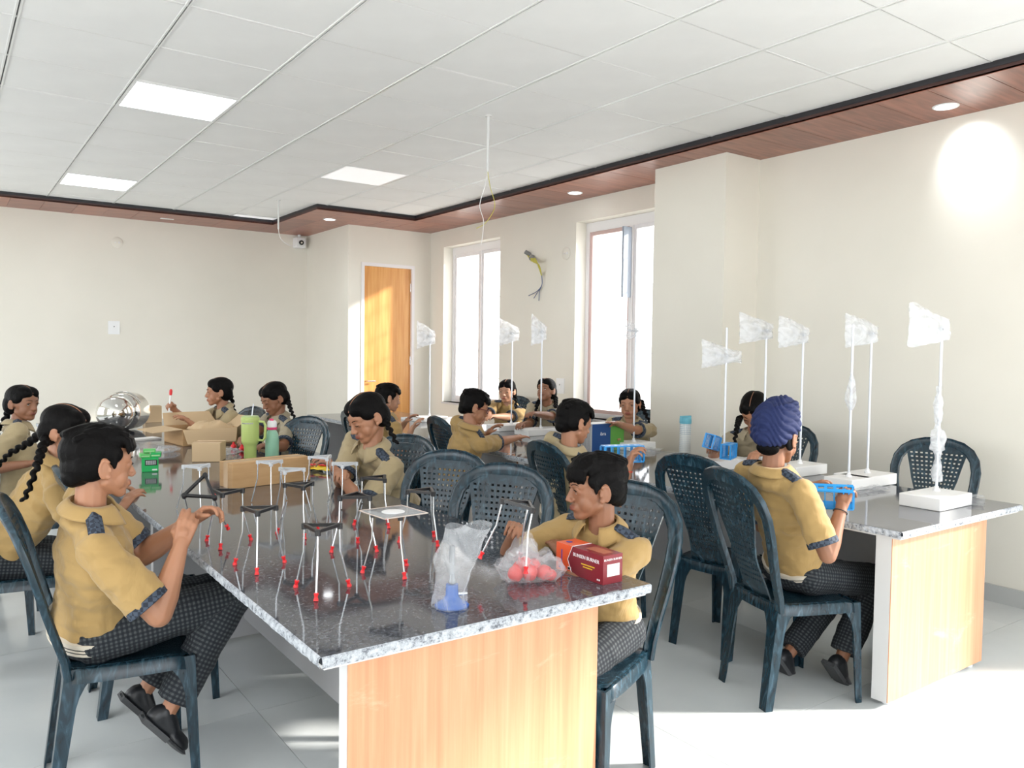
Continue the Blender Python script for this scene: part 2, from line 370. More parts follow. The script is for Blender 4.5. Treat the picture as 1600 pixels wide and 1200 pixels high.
# floor: tiles 1.215 m square
fl = G(); fl.box((LX-.2, NY-.2, -.08), (WX+.28, FY+.2, -.004)); floor = struct(mk(fl, 'floor', M['grout']))
TS = 1.22; tg = G(); tg.box((.0012, .0012, -.004), (TS-.0012, TS-.0012, 0)); tm = mk(tg, 'floor_tile', M['floor']).data; bpy.data.objects.remove(bpy.data.objects['floor_tile'])
for i in range(-3, 4):
    for j in range(-3, 7):
        x0 = 1.005+TS*i; y0 = 3.105+TS*j
        o = bpy.data.objects.new('floor_tile', tm); COL.objects.link(o); o.parent = floor; o.location = (x0, y0, 0)
        if x0+TS > WX+.2 or x0 < LX-.2 or y0+TS > FY+.1:
            q = G(); q.box((max(x0, LX)+.0012, y0+.0012, -.004), (min(x0+TS, WX)-.0012, min(y0+TS, FY)-.0012, 0)); bpy.data.objects.remove(o); mk(q, 'floor_tile', M['floor'], floor)
# skirting
def bb(name, lo, hi):
    g = G(); g.box(lo, hi); return struct(mk(g, name, mat('grey_stone_skirting', (.50, .51, .50), .35) if 'grey_stone_skirting' not in bpy.data.materials else bpy.data.materials['grey_stone_skirting']))
bb('baseboard_right', (WX-.018, .9, 0), (WX, 3.865, .10)); bb('baseboard_right', (WX-.018, 4.574, 0), (WX, DY, .10))
bb('baseboard_pillar', (4.637, 3.847, 0), (4.655, 4.592, .10)); bb('baseboard_pillar', (4.655, 3.847, 0), (WX, 3.865, .10))
bb('baseboard_back', (LX, FY-.018, 0), (BX, FY, .10)); bb('baseboard_bay', (BX-.018, DY, 0), (BX, FY-.018, .10)); bb('baseboard_left', (LX, NY, 0), (LX+.018, FY, .10))
# ceiling
g = G(); g.box((LX-.2, NY-.2, 3.0), (WX+.28, FY+.2, 3.1)); ceil = struct(mk(g, 'ceiling', M['tile']))
IX, IY0, JX, IY1 = 4.42, 8.09, 3.25, 9.46        # inner edge of the timber border
T = .609; AX, AY = .92, 3.80
tg = G(); tg.box((.006, .006, 0), (T-.006, T-.006, .014)); tm = mk(tg, 'ceiling_tile', M['tile']).data; bpy.data.objects.remove(bpy.data.objects['ceiling_tile'])
lamps = {(0, 2): 'panel_lit', (0, 7): 'panel_lit', (3, 4): 'panel_dim', (3, 9): 'panel_dim'}
SK = {}
for i in range(-5, 6):
    for j in range(-7, 10):
        x0 = AX+T*i; y0 = AY+T*j; x1, y1 = min(x0+T, IX), y0+T
        lim = IY0 if x0 > JX-.35 and x0+T/2 > JX else IY1
        if x0 >= JX: lim = IY0
        elif x0+T > JX:
            if y0 >= IY0: x1 = JX
            lim = IY1
        y1 = min(y1, lim)
        if y0 >= lim-.02: continue
        if (i, j) in lamps: continue
        z = ZC+random.uniform(-.0015, .0015)
        if abs(x1-x0-T) < 1e-6 and abs(y1-y0-T) < 1e-6:
            o = bpy.data.objects.new('ceiling_tile', tm); COL.objects.link(o); o.parent = ceil; o.location = (x0, y0, z)
        else:
            q = G(); q.box((x0+.006, y0+.006, z), (x1-.006, y1-.002, z+.014)); mk(q, 'ceiling_tile', M['tile'], ceil)
for i in range(-5, 7):
    x = AX+T*i
    if x > IX: continue
    y1 = IY0 if x > JX else IY1
    g = G(); g.box((x-.012, AY-7*T, ZC-.005), (x-.0035, y1, ZC+.01)); g.box((x+.0035, AY-7*T, ZC-.005), (x+.012, y1, ZC+.01)); b_ = mk(g, 'grid_bar', M['tbar'], ceil); g = G(); g.box((x-.0075, AY-7*T, ZC+.003), (x+.0075, y1, ZC+.012)); mk(g, 'bar_groove', M['groove'], b_)
for j in range(-7, 10):
    y = AY+T*j
    if y > IY1: continue
    x1 = IX if y < IY0 else JX
    g = G(); g.box((AX-5*T, y-.0085, ZC-.001), (x1, y-.0025, ZC+.01)); g.box((AX-5*T, y+.0025, ZC-.001), (x1, y+.0085, ZC+.01)); b_ = mk(g, 'grid_bar', M['tbar'], ceil); g = G(); g.box((AX-5*T, y-.007, ZC+.003), (x1, y+.007, ZC+.011)); mk(g, 'bar_groove', M['groove'], b_)
for (i, j), k in lamps.items():
    x0, y0 = AX+T*i, AY+T*j
    t = thing('ceiling_panel_light', {(0, 2): 'bright square panel light in the ceiling, nearer of the two lit ones', (0, 7): 'bright square panel light in the ceiling, farther one near the back wall', (3, 4): 'faintly glowing pale square ceiling panel near the middle of the grid', (3, 9): 'faintly glowing pale square ceiling panel at the far wooden border'}[(i, j)], 'ceiling light', (x0+T/2, y0+T/2, ZC-.005))
    g = G(); h = T/2-.012
    g.box((-h, -h, 0), (h, -h+.012, .02)); g.box((-h, h-.012, 0), (h, h, .02)); g.box((-h, -h+.012, 0), (-h+.012, h-.012, .02)); g.box((h-.012, -h+.012, 0), (h, h-.012, .02)); mk(g, 'frame', M['white'], t)
    g = G(); g.box((-h+.012, -h+.012, .002), (h-.012, h-.012, .016)); mk(g, 'diffuser', M[k], t)
# timber border planks: one box each
sof = struct(bpy.data.objects.new('ceiling_border', None)); COL.objects.link(sof)
PW = .30
def planks_y(x0, x1, ya, yb):
    y = ya
    while y < yb-.01:
        e = min(y+PW, yb); g = G(); g.box((0, .0015, 0), (x1-x0, e-y-.0015, .012)); o = mk(g, 'plank', M['soffit'], sof); o.location = (x0, y, ZS+random.uniform(0, .001)); y = e
planks_y(IX, WX, -1.0, 3.865); planks_y(IX, 4.655, 3.865, 4.574); planks_y(IX, WX, 4.574, IY0)
def planks_x(y0, y1, xa, xb):
    x = xa
    while x < xb-.01:
        e = min(x+PW, xb); g = G(); g.box((.0015, 0, 0), (e-x-.0015, y1-y0, .012)); o = mk(g, 'plank', M['soffit'], sof); o.location = (x, y0, ZS+random.uniform(0, .001)); x = e
planks_x(IY0, DY, JX, WX); planks_x(IY1, FY, LX, JX); planks_x(DY, FY, JX, BX)
# dark gap strip and lip along the inner edge
g = G(); t_ = .018
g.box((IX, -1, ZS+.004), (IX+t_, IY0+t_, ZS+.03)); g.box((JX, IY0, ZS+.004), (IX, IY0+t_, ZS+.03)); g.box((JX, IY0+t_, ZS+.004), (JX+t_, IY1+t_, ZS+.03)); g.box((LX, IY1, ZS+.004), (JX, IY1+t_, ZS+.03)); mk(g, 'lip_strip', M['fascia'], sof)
g = G(); t_ = .02
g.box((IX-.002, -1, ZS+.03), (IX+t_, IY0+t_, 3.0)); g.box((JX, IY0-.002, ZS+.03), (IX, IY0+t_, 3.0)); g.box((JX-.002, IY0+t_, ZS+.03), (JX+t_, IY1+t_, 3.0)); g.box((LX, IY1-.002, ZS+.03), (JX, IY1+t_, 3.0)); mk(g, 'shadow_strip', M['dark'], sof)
# downlights
for n_, (p, lab) in enumerate([((3.61, 8.62), 'small round lit downlight in the wood border by the door bay'), ((4.77, 5.70), 'small round lit downlight in the wood border above the open window'), ((4.79, 2.38), 'lit downlight in the wood border nearest the right edge of the photo')]):
    t = thing('downlight', lab, 'ceiling light', (p[0], p[1], ZS))
    g = G(); g.lathe([(.052, -.001), (.062, -.006), (.070, -.004), (.072, 0), (.052, .002)], 28); mk(g, 'trim_ring', M['white'], t, smooth=True)
    g = G(); g.lathe([(.052, -.004), (.052, .004)], 28); mk(g, 'lens', M['spot_lit'], t)
    sp = light('spot', 'SPOT', (p[0], p[1], ZS-.02), (10, 14, 16)[n_], (.92, .96, 1), spot_size=math.radians((95, 95, 78)[n_]), spot_blend=1.0, shadow_soft_size=.04); sp.parent = t; sp.location = (0, 0, -.02)
    if n_ == 2: aim(sp, (.25, -.05, -.24))
g = G(); g.box((-.07, -.025, -.006), (.07, .025, 0)); tag(mk(g, 'vent_cover', M['white']), 'small white rectangular cover plate in the far wood border', 'cover plate').location = (2.14, 9.8, ZS)
# windows
def window(n, y0, y1, z0, z1, opened):
    w_ = struct(bpy.data.objects.new('window_%d' % n, None)); COL.objects.link(w_)
    X0 = WX+.13
    g = G(); fw = .045
    g.box((X0, y0, z0), (X0+.05, y0+fw, z1)); g.box((X0, y1-fw, z0), (X0+.05, y1, z1)); g.box((X0, y0+fw, z0), (X0+.05, y1-fw, z0+fw)); g.box((X0, y0+fw, z1-.09), (X0+.05, y1-fw, z1)); mk(g, 'window_frame', M['frame'], w_)
    ym = (y0+y1)/2-.02
    g = G(); g.box((X0-.01, ym-.02, z0+fw), (X0+.04, ym+.02, z1-.09)); mk(g, 'mullion', M['frame'], w_)
    for a, b in ((y0+fw, ym-.02), (ym+.02, y1-fw)):
        sash = G(); s = .035
        sash.box((X0+.01, a, z0+fw), (X0+.035, a+s, z1-.09)); sash.box((X0+.01, b-s, z0+fw), (X0+.035, b, z1-.09)); sash.box((X0+.01, a+s, z0+fw), (X0+.035, b-s, z0+fw+s)); sash.box((X0+.01, a+s, z1-.09-s), (X0+.035, b-s, z1-.09))
        so = mk(sash, 'sash', M['pinkframe'] if (opened and b > ym+.1) else M['frame'], w_)
        q = G(); q.box((X0+.018, a+s, z0+fw+s), (X0+.024, b-s, z1-.09-s)); mk(q, 'pane', M['glass'], so)
    for k in range(1, 6):
        zz = z0+(z1-z0)*k/6; q = G(); q.tube([(X0+.09, y0, zz), (X0+.09, y1, zz)], .006, 6); mk(q, 'grille_bar', M['frame'], w_)
    for k in range(1, 9):
        yy = y0+(y1-y0)*k/9; q = G(); q.tube([(X0+.10, yy, z0), (X0+.10, yy, z1)], .006, 6); mk(q, 'grille_bar', M['frame'], w_)
    g = G(); g.box((WX-.012, y0-.01, z0-.02), (X0, y1+.01, z0)); mk(g, 'sill', M['panel_white'], w_)
    if opened:
        g = G(); g.box((X0-.11, ym-.012, z1-.75), (X0-.012, ym+.012, z1-.11)); mk(g, 'window_handle_rail', mat('blue_grey_steel', (.35, .40, .48), .4), w_)
window(1, 7.285, 8.50, .80, 2.69, False); window(2, 4.765, 5.995, .80, 2.69, True)
# door
d = struct(bpy.data.objects.new('door_1', None)); COL.objects.link(d)
g = G(); y_ = DY+.03
g.box((4.135, y_, .01), (4.775, y_+.035, 2.43)); mk(g, 'door_leaf', M['door'], d)
g = G(); g.box((4.095, DY-.008, 0), (4.135, DY+.08, 2.47)); g.box((4.775, DY-.008, 0), (4.81, DY+.08, 2.47)); g.box((4.135, DY-.008, 2.43), (4.775, DY+.08, 2.47)); mk(g, 'door_frame', M['frame'], d)
for z in (2.2, 1.3, .4):
    g = G(); g.tube([(4.772, y_-.006, z-.05), (4.772, y_-.006, z+.05)], .008, 8); mk(g, 'hinge', M['steel'], d)
g = G(); g.tube([(4.18, y_, 1.05), (4.18, y_-.05, 1.05), (4.28, y_-.05, 1.05)], .009, 8); mk(g, 'door_handle', M['steel'], d)

# ------------------------------------------------------------------ lab tables
TT = .745
def labtable(x0, x1, y0, y1, px0, px1, pth, label, endy=None, midz=.11, pys=()):
    t = thing('laboratory_table', label, 'table', (x0, y0, 0)); th = .024
    g = G()
    g.box((0, 0, TT-th+.006), (x1-x0, y1-y0, TT)); o = mk(g, 'granite_top', M['granite'], t)
    # rough cut edges, four thin strips with uneven faces
    rnd = random.Random(3)
    def strip(a, b, nrm):
        a = Vector(a); b = Vector(b); n = int((b-a).length/.012); e = G(); vs = []; fs = []
        for i in range(n+1):
            p = a.lerp(b, i/n)
            for k, z in enumerate((TT-.0005, TT-.004, TT-.015, TT-th-.003)):
                off = (0, .004+rnd.uniform(0, .002), .005+rnd.uniform(-.002, .003), .002+rnd.uniform(-.001, .002))[k]
                vs.append(p+Vector(nrm)*off+Vector((0, 0, z)))
        for i in range(n):
            for k in range(3): q = i*4+k; fs.append((q, q+1, q+5, q+4))
        e.add(vs, fs); return e
    W, D = x1-x0, y1-y0
    for a, b, nn_ in (((0, 0, 0), (W, 0, 0), (0, -1, 0)), ((0, D, 0), (0, 0, 0), (-1, 0, 0)), ((W, 0, 0), (W, D, 0), (1, 0, 0)), ((W, D, 0), (0, D, 0), (0, 1, 0))):
        mk(strip(a, b, nn_), 'rough_edge', M['granite_edge'], t)
    g = G(); g.box((.01, .01, TT-th-.012), (W-.01, D-.01, TT-th+.006)); mk(g, 'underlay_board', M['panel_white'], t)
    for yy in pys:
        a = yy-y0
        g = G(); g.box((px0-x0, a+.004, .022), (px1-x0, a+pth, TT-th-.012)); e = mk(g, 'end_panel', M['panel_white'], t)
        g = G(); g.box((px0-x0+.001, a, .024), (px1-x0-.001, a+.004, TT-th-.013)); mk(g, 'wood_laminate' if yy == pys[0] else 'grey_laminate', M['wood'] if yy == pys[0] else M['modesty'], e)
        for fx in (px0-x0+.06, px1-x0-.06):
            g = G(); g.lathe([(.02, 0), (.022, .006), (.012, .022)], 12, Matrix.Translation((fx, a+pth/2, 0))); mk(g, 'levelling_foot', M['white'], t, smooth=True)
    xm = (x0+x1)/2-x0
    a = pys[0]-y0+pth; b = pys[-1]-y0
    g = G(); g.box((xm-.012, a, midz), (xm+.012, b, TT-th-.012)); mk(g, 'modesty_panel', M['modesty'], t)
    return t
labtable(.69, 1.73, 1.685, 8.15, .785, 1.585, .05, 'long granite topped laboratory table in the foreground with an orange oak end panel', pys=(1.755, 3.9, 6.0, 8.05))
labtable(3.075, 4.145, 1.64, 4.37, 3.12, 3.935, .07, 'granite topped laboratory table at right with scuffed orange oak end panel', pys=(1.70, 4.20), midz=.16)
labtable(3.12, 4.145, 4.385, 8.0, 3.26, 3.96, .05, 'far granite topped laboratory table standing below the two windows', pys=(4.48, 7.9), midz=.16)

# ------------------------------------------------------------------ chairs
def bx_leg(g, top, bot, sx, sy, wt, wb, arch=.0):
    """L-section leg from top to bottom, flanges pointing inward sx, sy"""
    n = 14; th = .006; top = Vector(top); bot = Vector(bot); vs = []; fs = []
    for i in range(n+1):
        t = i/n; p = top.lerp(bot, t); w1 = wt+(wb-wt)*t
        fl = arch*max(0, 1-t/.30)**2
        a = w1+fl; b = w1*.8+fl*.8
        pts = [(0, 0), (a, 0), (a, th), (th*1.5, th*1.5), (th, b), (0, b)]
        for (x, y) in pts: vs.append(p+Vector((-sx*x, -sy*y, 0)))
    m_ = 6
    for i in range(n):
        for j in range(m_):
            k = (j+1) % m_; q = (i*m_+j, i*m_+k, (i+1)*m_+k, (i+1)*m_+j); fs.append(q if sx*sy > 0 else q[::-1])
    fs.append((0, 1, 2, 3, 4, 5) if sx*sy < 0 else (5, 4, 3, 2, 1, 0)); b0 = n*m_; fs.append(tuple(b0+k for k in ((0, 1, 2, 3, 4, 5) if sx*sy > 0 else (5, 4, 3, 2, 1, 0))))
    g.add(vs, fs)
    return g
def back_y(z, x):
    t = max(0, (z-.43)/.51); return -.175-.150*t**1.1-.028*(1-(x/.22)**2)*min(1, t*3)
def make_chair():
    t = thing('plastic_chair', '', 'chair')
    P = M['plastic']
    # seat
    def sf(u, v):
        x = (u*2-1); y = (v*2-1); r = 1.
        wx = .195-.030*(1-v)**1.5
        k = 1-.10*(abs(x)**6)*(abs(y)**6)
        X = x*wx*k; Y = -.18+v*.375*k+.0
        z = .432-.014*(1-x*x)*(1-y*y*.6)-.018*max(0, y-.6)**2*6
        return Vector((X, Y, z))
    g = G(); g.grid(sf, 18, 18)
    ring = [sf(i/18, 0) for i in range(18)]+[sf(1, i/18) for i in range(18)]+[sf(1-i/18, 1) for i in range(18)]+[sf(0, 1-i/18) for i in range(18)]
    vs = []; fs = []; n = len(ring)
    for p in ring:
        o = Vector((p.x, p.y-.015, 0)).normalized(); vs += [p, p+o*.010+Vector((0, 0, -.008)), p+o*.013+Vector((0, 0, -.048)), p+o*.004+Vector((0, 0, -.048)), p+o*.0+Vector((0, 0, -.012))]
    for i in range(n):
        j = (i+1) % n
        for k in range(4): fs.append((i*5+k, i*5+k+1, j*5+k+1, j*5+k))
    g.add(vs, fs); s = mk(g, 'seat', P, t, smooth=True, sharp=50)
    bake(s, [('SOLIDIFY', dict(thickness=.004))])
    # legs
    for sx in (-1, 1):
        mk(bx_leg(G(), (sx*.196, .190, .42), (sx*.203, .205, 0), sx, 1, .052, .034, .08), 'leg', P, t)
        mk(bx_leg(G(), (sx*.168, -.187, .43), (sx*.172, -.240, 0), sx, -1, .062, .044, .07), 'leg', P, t)
    # arch frame
    A = [(.164, .40), (.168, .46), (.178, .54), (.193, .63), (.206, .72), (.210, .79), (.198, .85), (.170, .893), (.125, .922), (.065, .937), (0, .941)]
    A = A+[(-x, z) for x, z in A[:-1][::-1]]
    Pt = [Vector((x, back_y(z, x)-.004, z)) for x, z in A]; Fr = []
    for i in range(len(Pt)):
        tn = (Pt[min(i+1, len(Pt)-1)]-Pt[max(i-1, 0)]).normalized(); nrm = Vector((0, 1, .28)).normalized(); a = tn.cross(nrm).normalized(); Fr.append((a, a.cross(tn).normalized()*1))
    def prof(i):
        q = abs(i-10)/10; wd = .030-.010*q; o = .006
        return [(-wd+.004, -.010), (-wd, -.004), (-wd, .009), (-wd+.006, .013), (-wd+.012, .009), (wd-.012, .009), (wd-.006, .013), (wd, .009), (wd, -.004), (wd-.004, -.010)]
    g = G(); g.rings(Pt, Fr, prof); mk(g, 'back_frame', P, t, smooth=True, sharp=40)
    # perforated panel
    zc = [.425]; nr, nc = 17, 11
    z = .50
    for r in range(nr): zc += [z-.0045, z+.0045]; z += .0235
    zc += [.918]
    uc = [-1.0]
    for c_ in range(nc): u = -1+2*(c_+.9)/(nc+.8); uc += [u-.042, u+.042]
    uc += [1.0]
    def hw(z):
        t_ = (z-.425)/.49; return .092-.012*math.sin(min(1, t_*1.6)*PI)+.115*max(0, t_-.28)**1.35-(.035*max(0, (z-.885)/.03))
    g = G(); nu = len(uc); vs = [Vector((u*hw(zz), back_y(zz, u*hw(zz))+.002, zz)) for zz in zc for u in uc]; fs = []
    for j in range(len(zc)-1):
        for i in range(nu-1):
            if j % 2 == 1 and i % 2 == 1 and j < len(zc)-2: continue
            a = j*nu+i; fs.append((a, a+1, a+nu+1, a+nu))
    g.add(vs, fs); bp = mk(g, 'back_panel', P, t)
    bake(bp, [('SOLIDIFY', dict(thickness=.007))])
    return t
chair0 = make_chair(); used = [False]
def chair(p, b, label, group='dark teal plastic chairs'):
    loc = (p[0], p[1], 0)
    if not used[0]:
        used[0] = True; chair0.location = loc; chair0.rotation_euler = (0, 0, RZ(b)); chair0['label'] = label; return chair0
    return dup(chair0, loc, RZ(b), label)

# ------------------------------------------------------------------ people
def frame(fwd, up):
    up = up.normalized(); right = fwd.cross(up).normalized(); f = up.cross(right).normalized()
    return Matrix((right, f, up)).transposed()      # columns right, fwd, up
def ik(S, T_, l1, l2, pole):
    d = T_-S; D = d.length
    if D > (l1+l2)*.995: T_ = S+d*((l1+l2)*.995/D); d = T_-S; D = d.length
    a = (l1*l1-l2*l2+D*D)/(2*D); h = math.sqrt(max(1e-6, l1*l1-a*a)); u = d/D; p = Vector(pole); p -= u*p.dot(u); p.normalize()
    return S+u*a+p*h, T_
def hand(g, W_, d, back, s, side, curl, spread=1., thumb=.5):
    """wrist W_, finger direction d, back-of-hand normal; side=+1 thumb towards +x"""
    d = d.normalized(); back = (back-d*back.dot(d)).normalized(); x = d.cross(back).normalized()*side
    def pt(a, b, c_): return W_+x*a*s+d*b*s+back*c_*s
    ks = [(.026, .072), (.009, .078), (-.008, .074), (-.024, .066)]; ln = [(.034, .022, .018), (.038, .025, .019), (.035, .023, .018), (.027, .018, .016)]
    for i, (kx, ky) in enumerate(ks):
        g.cap(pt(kx*.55, .0, 0), pt(kx, ky, 0), .0135*s, .0105*s, 8)
        ang = -curl*(.55+.12*i); p = pt(kx, ky, 0); fx = kx*.30*spread; r = [.0082, .0076, .0068, .0058][0]
        path = [p]; rs = [.0086*s]
        for q, l in enumerate(ln[i]):
            dd = d*math.cos(ang)+back*math.sin(ang)+x*fx*4*max(0, math.cos(ang))
            p = p+dd.normalized()*l*s; path.append(p); rs.append([.0080, .0073, .0062][q]*s); ang -= curl*.62
        g.tube(path, rs, 8, round_ends=True)
    g.tube([pt(.012, .012, -.002), pt(.034, .036, -.010), pt(.044-.02*thumb, .062, -.020-.012*thumb), pt(.044-.034*thumb, .082, -.026-.018*thumb)], [.0135*s, .0115*s, .0092*s, .0072*s], 8, round_ends=True)
    g.ell(pt(.002, .035, 0), (.022*s, .022*s, .022*s), None, 10, 6)
    return pt
def head_blobs(g, X, s, R):
    """X: 4x4 head matrix; local z up from chin 0 to crown .215, y forward"""
    def e(c, r, Q=None):
        q = Matrix.LocRotScale(Vector(c)*s, Q, None); g.ell((0, 0, 0), [k*s for k in r], X @ q, 20, 14)
    def cp_(a, b, ra, rb): g.cap(X @ (Vector(a)*s), X @ (Vector(b)*s), ra*s, rb*s)
    e((0, -.012, .136), (.072, .090, .076)); e((0, .016, .100), (.062, .066, .070)); e((0, .022, .064), (.053, .050, .050)); e((0, .040, .050), (.040, .040, .036))
    e((0, .056, .022), (.021, .020, .018)); e((0, .052, .128), (.054, .030, .036))
    for q in (-1, 1):
        cp_((q*.043, .004, .058), (q*.014, .052, .024), .018, .018); e((q*.029, .041, .068), (.027, .026, .036))
        e((q*.030, .0665, .105), (.0155, .0125, .0115))                        # lid mass
        e((q*.0105, .0865, .0715), (.0078, .0085, .0068))
        e((q*.0735, -.006, .096), (.0050, .015, .026), Matrix.Rotation(q*.30, 3, 'Z').to_quaternion()); e((q*.074, .001, .076), (.006, .008, .008))
        g.tube([X @ (Vector((q*(.0755+.0030*abs(math.sin(t_))), -.008-.0155*math.sin(t_)-.002, .099+.0265*math.cos(t_)))*s) for t_ in [-.7+3.5*k/10 for k in range(11)]], .0044*s, 8, round_ends=True); g.cap(X @ (Vector((q*.078, .006, .092))*s), X @ (Vector((q*.077, .006, .100))*s), .0035*s, .0035*s)
        cp_((q*.012, .0765, .1215), (q*.043, .064, .119), .0085, .0065)
    cp_((0, .0745, .116), (0, .093, .077), .0068, .0090); e((0, .0945, .0745), (.0085, .0085, .0075))
    e((0, .0690, .048), (.024, .014, .017))
    for z_, r_ in ((.0525, .0048), (.0435, .0056)):
        g.tube([X @ (Vector((x_, .0835-abs(x_)**2*14, z_-abs(x_)*.04*(1 if z_ > .05 else -1)))*s) for x_ in (-.020, -.012, -.005, 0, .005, .012, .020)], [r_*.5*s, r_*.85*s, r_*s, r_*.92*s, r_*s, r_*.85*s, r_*.5*s], 8, round_ends=True)
def disp(o, amp, sc, st=(1, 1, 1), off=0.):
    me = o.data; n = len(me.vertices); co_ = np.empty(n*3); me.vertices.foreach_get('co', co_); nr = np.empty(n*3); me.vertices.foreach_get('normal', nr); co_ = co_.reshape(-1, 3); nr = nr.reshape(-1, 3)
    for i in range(n):
        c_ = co_[i]; v = noise.noise(Vector((c_[0]*st[0]*sc+off, c_[1]*st[1]*sc, c_[2]*st[2]*sc))); v2_ = noise.noise(Vector((c_[0]*st[0]*sc*2.3+off, c_[1]*st[1]*sc*2.3+9, c_[2]*st[2]*sc*2.3)))
        a = (1-abs(v)*3)*.6+v2_*.6; co_[i] = c_+nr[i]*amp*a
    me.vertices.foreach_set('co', co_.ravel()); me.update()
def person(label, hips, body_b, H, hb, pd=0., roll=0., hs=1., handR=None, handL=None, poleR=None, poleL=None, feetR=None, feetL=None, kneeup=.0, hair='boy', shirt='shirt', skin='skin', vox=.0055,
           curlR=.6, curlL=.6, backR=None, backL=None, s=1., braids=None, collar=True, front_detail=False, glasses=False, band=None, lookb=None, tb=None, wrist=None, shoe=True, fringe=0, bodyfat=1., elbR=None, elbL=None):
    """hips: pelvis centre; H: head centre; bearings in degrees"""
    hips = Vector(hips); H = Vector(H); t = thing('person', label, 'person', (hips.x, hips.y, 0))
    sk = M[skin]; cl = M[shirt]; hs_ = hs
    fwd = dirb(hb)*math.cos(pd)-Vector((0, 0, 1))*math.sin(pd); up = Vector((0, 0, 1))*math.cos(pd)+dirb(hb)*math.sin(pd)
    rt = fwd.cross(up).normalized(); up = (up*math.cos(roll)+rt*math.sin(roll)).normalized()
    R3 = frame(fwd, up); X = Matrix.Translation(H) @ R3.to_4x4() @ Matrix.Translation((0, 0, -.108*hs))
    tb = body_b if tb is None else tb
    bf = dirb(tb); br = dirb(tb+90)
    nb = H-Vector((0, 0, 1))*(.138*hs)-dirb(hb)*.012                     # neck base
    nb = nb-bf*.02
    C = nb-Vector((0, 0, .022*s))
    sp = (C-hips); upT = sp.normalized(); TR = frame(bf, upT)
    shw = .150*s
    ShR = C+TR @ Vector((shw, 0, -.022*s)); ShL = C+TR @ Vector((-shw, 0, -.022*s))
    def arm(Sh, Hd, pole, side):
        if Hd is None: Hd = Sh+Vector((0, 0, -.33))+bf*.25
        pole = Vector(pole) if pole else Vector((0, 0, -1))+br*side*.5-bf*.3
        l1, l2 = .255*s, .275*s
        E_, Hd = ik(Sh, Vector(Hd), l1, l2, pole); d = (Hd-E_).normalized(); W_ = E_+d*.215*s
        return E_, W_, d
    ER, WR, dR = arm(ShR, handR, (Vector(elbR)-ShR) if elbR is not None else poleR, 1); EL, WL, dL = arm(ShL, handL, (Vector(elbL)-ShL) if elbL is not None else poleL, -1)
    # --- skin
    g = G(); head_blobs(g, X, hs, R3)
    g.cap(X @ Vector((0, -.022*hs, .055*hs)), nb+Vector((0, 0, -.02)), .042*hs, .045*hs); g.cap(nb, C, .046*s, .045*s)
    g.cap(C, hips, .045*s, .08*s); g.cap(ShR, ShL, .030*s, .030*s)
    for Sh, E_, W_, d, sd, curl, bk in ((ShR, ER, WR, dR, 1, curlR, backR), (ShL, EL, WL, dL, -1, curlL, backL)):
        g.cap(Sh, E_, .040*s*bodyfat, .034*s*bodyfat); g.tube([E_, E_.lerp(W_, .25), E_.lerp(W_, .7), W_], [.034*s*bodyfat, .036*s*bodyfat, .026*s*bodyfat, .0215*s], 12, round_ends=True)
        bk = Vector(bk) if bk else Vector((0, 0, 1))
        # thumb side: right hand palm down -> thumb on the body's left
        hand(g, W_-d*.004, d, bk, .93*s, -1 if sd > 0 else 1, curl)
    hr, hl = hips+br*.085*s, hips-br*.085*s
    l3, l4 = .40*s, .385*s
    fR = Vector(feetR) if feetR else hr+bf*.36+Vector((0, 0, .07-hips.z)); fL = Vector(feetL) if feetL else hl+bf*.34+Vector((0, 0, .07-hips.z))
    KR, fR = ik(hr, fR, l3, l4, bf+Vector((0, 0, .9+kneeup))); KL, fL = ik(hl, fL, l3, l4, bf+Vector((0, 0, .9+kneeup)))
    for h_, k_, f_ in ((hr, KR, fR), (hl, KL, fL)):
        g.cap(h_, k_, .05*s, .04*s, 8); g.cap(k_, f_, .04*s, .028*s, 8)
    body = remesh(g, 'body', sk, t, vox, 4)
    # tint of the lips
    me = body.data; n = len(me.vertices); cc = np.empty(n*3); me.vertices.foreach_get('co', cc); cc = cc.reshape(-1, 3)+np.array([t.location.x, t.location.y, 0]); Xi = np.array(X.inverted()); lc = (cc @ Xi[:3, :3].T+Xi[:3, 3])/hs
    lip = np.clip(1-np.maximum(np.abs(lc[:, 0])/.022, 0)**4, 0, 1)*np.clip(1-((lc[:, 2]-.048)/.0105)**4, 0, 1)*(lc[:, 1] > .06)
    at_ = me.attributes.new('tint', 'FLOAT', 'POINT'); at_.data.foreach_set('value', lip.astype(np.float32))
    # eyes
    def hx(x_, y_, z_): return X @ (Vector((x_, y_, z_))*hs)
    ld = (dirb(lookb) if lookb is not None else fwd)
    ldl = (R3.transposed() @ ld).normalized()
    down = pd > .28
    for q in (-1, 1):
        eg = G(); ec = Vector((q*.030, .0672, .1045)); r = .0112
        n1, k1 = 16, 12
        base_i = len(eg.f); eg.ell((0, 0, 0), (r*hs,)*3, Matrix.Translation(X @ (ec*hs)) @ R3.to_4x4(), n1, k1)
        gaze = Vector((max(-.55, min(.55, ldl.x)), 1, -.35 if down else max(-.3, min(.4, ldl.z)))).normalized()
        mi = []
        for f_ in eg.f:
            c_ = sum((Vector(eg.v[i]) for i in f_), Vector())/len(f_); l_ = (R3.transposed() @ (c_-(X @ (ec*hs)))).normalized(); mi.append(1 if l_.dot(gaze) > .80 else 0)
        eg.m = mi; mk(eg, 'eye', [M['eye'], M['iris']], t, True, True)
        lg = G(); hi = .0045 if not down else -.0035
